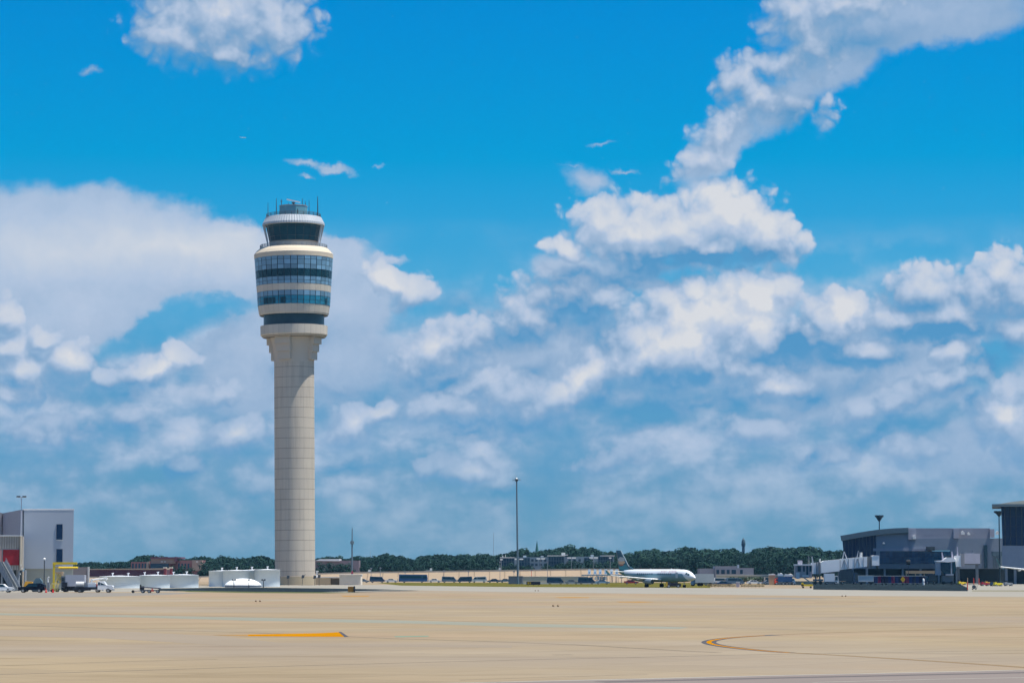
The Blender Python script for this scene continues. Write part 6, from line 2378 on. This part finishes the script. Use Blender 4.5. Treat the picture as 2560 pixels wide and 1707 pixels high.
for s in (-.38, .38):
    for dy in (-.42, .32):
        mb = MB()
        mb.cyl((s, dy, .14), (s, dy + .1, .14), .14, n=12)
        mb.build('wheel', TYRE, gc)

# ------------------------------------------------------------------ vehicles on the left stand
BLK = mat('black pickup paint', (.004, .005, .014), .35, var=.02, spec=.2)
WHV = mat('white vehicle paint', (.74, .76, .77), .35, var=.03)
PICK = [(-2.75, .5), (2.65, .5), (2.72, .98), (2.6, 1.12), (1.35, 1.2), (.7, 1.82), (-.85, 1.86), (-1.05, 1.22), (-2.75, 1.24)]
bp = car('pickup_truck', 'black pickup with covered bed parked in front of the boarding stairs', 'pickup', (at(80.5, HOR, 566).x, 566, 0), math.pi, BLK, [(-2.75, .5), (2.65, .5), (2.72, .98), (2.6, 1.12), (1.2, 1.22), (.55, 1.84), (-1.9, 1.90), (-2.65, 1.6), (-2.75, 1.24)],
         [[(1.1, 1.24), (.5, 1.76), (-.25, 1.80), (-.25, 1.24)], [(-.35, 1.24), (-.35, 1.80), (-1.15, 1.80), (-1.15, 1.24)]], 1.0, (-1.62, 1.68), .4)
ws_ = car('sport_utility', 'white sport utility car with dark lower trim cut by the left edge', 'car', (at(4, HOR, 569).x, 569, 0), 0, WHV, SUVO[0], SUVO[1], .97, SUVO[3], .38)
mb = MB()
side(mb, [(-2.47, .36), (2.48, .36), (2.5, .72), (-2.47, .72)], .985)
mb.build('lower_trim', mat('trim charcoal', (.03, .035, .04), .6), ws_)
# work truck with flat bed
tk = thing('flatbed_truck', 'white flatbed utility truck facing right with tank and crane boom on its dark bed', 'truck', (at(232, HOR, 566).x, 566, 0))
mb = MB()
side(mb, [(1.15, .62), (4.2, .62), (4.25, 1.25), (4.1, 1.42), (2.95, 1.52), (2.45, 2.28), (1.15, 2.32)], 1.0)
cb2 = mb.build('cab', WHV, tk)
for poly in ([(2.85, 1.55), (2.42, 2.2), (1.75, 2.22), (1.75, 1.55)], [(1.65, 1.55), (1.65, 2.22), (1.25, 2.22), (1.25, 1.55)]):
    mb = MB()
    side(mb, poly, 1.0, top=1.27)
    mb.build('window', GLS, cb2)
for s in (-1, 1):
    mb = MB()
    mb.box(4.12, 4.27, s * .75 - .18, s * .75 + .18, .95, 1.18)
    mb.build('headlight', LAMPH, cb2)
mb = MB()
mb.box(4.15, 4.4, -1, 1, .45, .7)
mb.build('bumper', GREYD, cb2)
mb = MB()
mb.box(-3.6, 1.1, -1.1, 1.1, .62, 1.12)
mb.box(-3.55, -.2, -1.12, -1.0, .42, .66)
mb.build('bed', mat('flatbed black', (.012, .014, .025), .6), tk)
mb = MB()
mb.cyl((-3.3, -.3, 1.68), (-1.7, -.3, 1.68), .56, n=18)
mb.build('tank', OFFW, tk)
mb = MB()
mb.box(-1.6, -.9, -.6, .4, 1.12, 2.0)
mb.build('pump_housing', GREYD, tk)
mb = MB()
mb.box(-.9, .9, -.5, .5, 1.12, 1.85)
mb.box(-.55, .6, -.45, .45, 1.85, 2.1)
mb.build('tool_body', WHV, tk)
mb = MB()
mb.cyl((-.3, .6, 1.2), (-.3, .6, 2.5), .18, n=10)
mb.box(-.5, -.1, .4, .8, 2.4, 2.75)
bm_ = mb.build('crane_post', OFFW, tk)
mb = MB()
p0, p1 = Vector((-.4, .6, 2.55)), Vector((2.9, .6, 2.95))
mb.cyl(p0, p1, .2, .15, n=8)
mb.cyl(p1, p1 + Vector((-.3, 0, -.3)), .24, n=8)
mb.build('boom', OFFW, bm_)
mb = MB()
mb.box(.85, 1.1, -.7, -.2, 1.15, 1.75)
mb.build('orange_marker', ORANGE, tk)
wheels(tk, (-2.5, 3.3), .95, .43, .3)
# second white pickup behind it
wp2 = car('pickup_truck', 'white pickup half hidden behind the flatbed truck', 'pickup', (at(225, HOR, 572).x, 572, 0), 0, WHV, PICK, [[(1.2, 1.24), (.62, 1.74), (-.1, 1.76), (-.1, 1.24)], [(-.2, 1.24), (-.2, 1.76), (-.8, 1.76), (-.9, 1.24)]], 1.0, (-1.7, 1.7), .4)
# grey box truck
bt = thing('box_truck', 'lilac grey box truck with black chassis behind the white flatbed', 'truck', (at(184, HOR, 580).x, 580, 0))
mb = MB()
prect(mb, 163, 211, 1436.5, 1465, 580, 2.6)
mb.build('cargo_box', mat('lilac grey box', (.40, .42, .48), .5), bt, W)
mb = MB()
prect(mb, 152.5, 163, 1440, 1468, 580.2, 2.3)
cb3 = mb.build('cab', mat('dark grey cab', (.16, .18, .21), .5), bt, W)  # cab in one even dark grey
mb = MB()
prect(mb, 154, 160, 1443, 1452, 580.12, .1)
mb.build('window', GLS, cb3, W)
mb = MB()
prect(mb, 153, 213, 1465, 1476, 580.3, 2)
prect(mb, 155, 168, 1455, 1466, 579.7, .5)
mb.build('chassis', mat('flatbed black', (.012, .014, .025), .6), bt, W)
for xp in (162, 190, 200):
    c = at(xp, 1475, 580)
    for dy in (-.1, 2.2):
        mb = MB()
        mb.cyl((c.x, 580 + dy, .48), (c.x, 580.35 + dy, .48), .48, n=16)
        mb.build('wheel', TYRE, bt, W)
yt = thing('utility_cart', 'amber utility cart behind the black pickup', 'cart', (at(76, HOR, 585).x, 585, 0))
mb = MB()
side(mb, [(-1.2, .4), (1.2, .4), (1.2, 1.3), (.5, 2.1), (-.9, 2.2), (-1.2, 1.4)], .8)
mb.build('body', mat('amber cart', (.55, .28, .02), .5), yt)
wheels(yt, (-.8, .8), .68, .35, .2)
gv = thing('covered_generator', 'slate grey covered generator behind the black pickup roof', 'generator', (at(96, HOR, 584).x, 584, 0))
mb = MB()
side(mb, [(-.95, .3), (.95, .3), (.9, 2.2), (.35, 2.9), (-.4, 2.85), (-.95, 2.1)], .8)
mb.build('cover', mat('slate tarpaulin', (.07, .13, .17), .7), gv)
mb = MB()
mb.box(-.9, .9, -.7, .7, 0, .3)
mb.build('skid', DARK, gv)

# belt loader on the apron
bl = thing('belt_loader', 'dark belt loader with a sloping conveyor and a tow bar alone before the low tanks', 'belt loader', (at(365, HOR, 556).x, 556, 0))
mb = MB()
side(mb, [(-1.1, .35), (2.4, .35), (2.4, .62), (-1.1, .7)], .7)
mb.build('chassis', mat('loader charcoal', (.05, .055, .07), .6), bl)
mb = MB()
mb.prism([(-.9, 1.25), (-.85, 1.05), (2.85, .82), (3.05, .98), (2.85, 1.05)], -.55, .55)
mb.build('conveyor', mat('conveyor mauve grey', (.13, .12, .14), .6), bl)
mb = MB()
mb.box(-1.15, -.35, -.5, .5, .7, 1.35)
mb.build('seat_housing', BLACK, bl)
mb = MB()
mb.box(-1.15, -.95, -.45, .45, 1.35, 1.65)
mb.build('seat_back', BLACK, bl)
wheels(bl, (-.55, .75, 2.45), .62, .33, .22)
mb = MB()
mb.cyl((-1.1, 0, .45), (-2.6, 0, .38), .07, n=8)
tbm = mb.build('tow_bar', mat('pinkish steel', (.30, .22, .22), .6), bl)
for dy in (-.3, .15):
    mb = MB()
    mb.cyl((-2.55, dy, .28), (-2.55, dy + .15, .28), .28, n=14)
    mb.build('wheel', TYRE, tbm)
mb = MB()
mb.prism([(1.05, .3), (1.75, .3), (1.4, 1.0)], -.78, -.72)
mb.build('warning_triangle', mat('orange red reflector', (.62, .08, .05), .5), bl)

# ------------------------------------------------------------------ tree line
SKYLINE = [(150, 1408), (184, 1404), (210, 1403), (232, 1400), (260, 1404), (290, 1400), (318, 1400), (338, 1388), (366, 1382), (388, 1386), (410, 1388), (440, 1391), (470, 1392), (500, 1386), (520, 1387), (540, 1391), (555, 1386), (580, 1390), (612, 1391), (640, 1386), (652, 1383), (668, 1388), (690, 1394),
           (760, 1393), (790, 1392), (805, 1389), (822, 1386), (850, 1388), (862, 1393), (895, 1386), (910, 1389), (940, 1387), (966, 1378), (978, 1382), (1000, 1384), (1018, 1391), (1035, 1394), (1050, 1385), (1090, 1382), (1120, 1381), (1132, 1386), (1160, 1382), (1186, 1385), (1200, 1380), (1220, 1379), (1233, 1388), (1250, 1380), (1270, 1379), (1286, 1372),
           (1303, 1368), (1318, 1369), (1326, 1377), (1345, 1374), (1360, 1370), (1375, 1367), (1386, 1373), (1397, 1364), (1412, 1361), (1427, 1358.5), (1440, 1368), (1458, 1362), (1470, 1366), (1481, 1363), (1492, 1368), (1508, 1378), (1528, 1374), (1545, 1378), (1572, 1380), (1594, 1372), (1612, 1370), (1628, 1368), (1642, 1367), (1655, 1375), (1690, 1371), (1712, 1361), (1735, 1364),
           (1744, 1371), (1770, 1366.5), (1792, 1370), (1804, 1373), (1822, 1363.5), (1840, 1366), (1850, 1376), (1872, 1378), (1884, 1370), (1910, 1363), (1940, 1363), (1970, 1366), (2000, 1362), (2030, 1361), (2045, 1369), (2062, 1372), (2084, 1373), (2110, 1371), (2140, 1374)]


def sky_y(xp):
    for (xa, ya), (xb, yb) in zip(SKYLINE, SKYLINE[1:]):
        if xa <= xp <= xb:
            return ya + (yb - ya) * (xp - xa) / (xb - xa)
    return SKYLINE[-1][1]


LEAF = mat('broadleaf foliage', (.010, .040, .026), .75, var=.15, scale=.25, spec=.15, island=.75)
BARK = MATS['bark']
rt = random.Random(11)


def tree_proto(seed, kind):
    """unit tree, 1 m tall: trunk with limbs and a crown of leaf clumps"""
    r = random.Random(seed)
    tr_ = MB()
    tr_.cyl((0, 0, 0), (.01, 0, .42), .022, .014, n=7)
    lobes = []
    nl = r.randint(6, 9)
    for i in range(nl):
        a = 2 * math.pi * (i + r.random() * .6) / nl
        zc = r.uniform(.36, .72)
        rad = r.uniform(.12, .22)
        off = r.uniform(.12, .26) * (1 - .5 * (zc - .35))
        lobes.append((Vector((off * math.cos(a), off * math.sin(a), zc)), rad))
        tr_.cyl((0, 0, r.uniform(.25, .4)), lobes[-1][0] * .8 + Vector((0, 0, zc * .15)), .011, .004, n=5)
    lobes.append((Vector((r.uniform(-.05, .05), r.uniform(-.05, .05), .80)), r.uniform(.14, .19)))
    lobes.append((Vector((r.uniform(-.12, .12), r.uniform(-.1, .1), .66)), .24))
    lobes.append((Vector((0, 0, .3)), .24))
    lobes.append((Vector((.12, 0, .2)), .2))
    lobes.append((Vector((-.12, .03, .2)), .2))
    cr = MB()
    for c, rad in lobes:
        for k in range(int(58 * (rad / .18) ** 2)):
            d = Vector((r.gauss(0, 1), r.gauss(0, 1), r.gauss(0, 1))).normalized()
            p = c + Vector((d.x, d.y, d.z * .85)) * rad * r.uniform(.72, 1.06)
            u = d.cross(Vector((r.gauss(0, 1), r.gauss(0, 1), r.gauss(0, 1)))).normalized()
            v = (d.cross(u) + d * r.uniform(-.5, .5)).normalized()
            s = r.uniform(.022, .046)
            cr.add([p + u * s, p + v * s * .8, p - u * s, p - v * s * .8], [(0, 1, 2, 3)])
    return tr_, cr


PROTOS = []
for i in range(7):
    tr_, cr = tree_proto(40 + i, 0)
    root = thing('broadleaf_tree', 'dark green broadleaf tree in the dense tree line below the sky', 'tree', (0, -200, 0), 0, 'broadleaf trees in the far tree line')
    tr_.build('trunk', BARK, root)
    cr.build('crown', LEAF, root)
    PROTOS.append([root, False])


def plant(xp, d, h, wide):
    k = rt.randrange(len(PROTOS))
    root, used = PROTOS[k]
    loc = (at(xp, HOR, d).x, d, 0)
    if not used:
        PROTOS[k][1] = True
        o = root
        o.location = loc
    else:
        o = root.copy()
        C.objects.link(o)
        o.location = loc
        for chd in list(root.children):
            c = chd.copy()
            C.objects.link(c)
            c.parent = o
    o.rotation_euler = (0, 0, rt.uniform(0, 6.28))
    o.scale = (h * wide, h * wide, h)
    return o


xp = 152.0
while xp < 2135:
    y = sky_y(xp)
    d = rt.uniform(1640, 1780)
    h = gz(y + rt.uniform(-1.0, 2.5), d) / .965
    if not (702 < xp < 770):
        plant(xp, d, h, rt.uniform(.95, 1.25))
    xp += rt.uniform(13, 19)
xp = 160.0
while xp < 2120:
    d = rt.uniform(1500, 1590)
    y = sky_y(xp) + rt.uniform(7, 20)
    # keep the brick complex and the office clear
    if not (702 < xp < 770) and not (320 < xp < 512) and not (1246 < xp < 1540):
        plant(xp, d, gz(y, d) / .965, rt.uniform(1.0, 1.35))
    xp += rt.uniform(18, 27)
# shorter trees before the buildings
for xp, y in ((1262, 1409), (1275, 1405), (1292, 1407), (1307, 1411), (1322, 1409), (1364, 1405), (1392, 1410), (1402, 1403), (1424, 1400), (1438, 1397), (1452, 1404), (1468, 1399), (1480, 1396), (1500, 1403), (1520, 1398), (1536, 1402), (430, 1413), (445, 1418), (456, 1411), (476, 1416), (516, 1404), (500, 1424), (342, 1426), (372, 1424), (398, 1430), (250, 1438), (178, 1432), (800, 1404), (825, 1403), (850, 1405), (870, 1404)):
    d = rt.uniform(1380, 1440)
    plant(xp, d, gz(y, d) / .965, rt.uniform(1.0, 1.3))
# the wood behind: one mass of leaf clumps filling the gaps
mb = MB()
rw = random.Random(77)
for i in range(16000):
    xp = rw.uniform(140, 2160)
    d = rw.uniform(1800, 1880)
    ztop = gz(sky_y(min(max(xp, 150), 2140)) + 7, d)
    z = ztop * (rw.random() ** .75)
    x = at(xp, HOR, d).x
    u = Vector((rw.gauss(0, 1), rw.gauss(0, .6), rw.gauss(0, 1))).normalized()
    v = u.cross(Vector((rw.gauss(0, .3), 1, rw.gauss(0, .3)))).normalized()
    s = rw.uniform(.8, 1.7)
    p = Vector((x, d, z))
    mb.add([p + u * s, p + v * s, p - u * s, p - v * s], [(0, 1, 2, 3)])
o = mb.build('far_wood', LEAF)
structure(o, 'stuff')
tag(o, 'dark green wood filling the gaps behind the tree line', 'wood')

# ------------------------------------------------------------------ summer air
hz = MB()
hz.box(-900, 900, -60, 2300, -1.0, 128.0)
m = bpy.data.materials.new('hazy air')
m.use_nodes = True
t = m.node_tree
t.nodes.clear()
vo_ = t.nodes.new('ShaderNodeVolumePrincipled')
vo_.inputs['Color'].default_value = (.30, .68, 1.0, 1)
vo_.inputs['Density'].default_value = 0.000034
mo_ = t.nodes.new('ShaderNodeOutputMaterial')
t.links.new(vo_.outputs[0], mo_.inputs['Volume'])
structure(hz.build('haze', m), 'stuff')
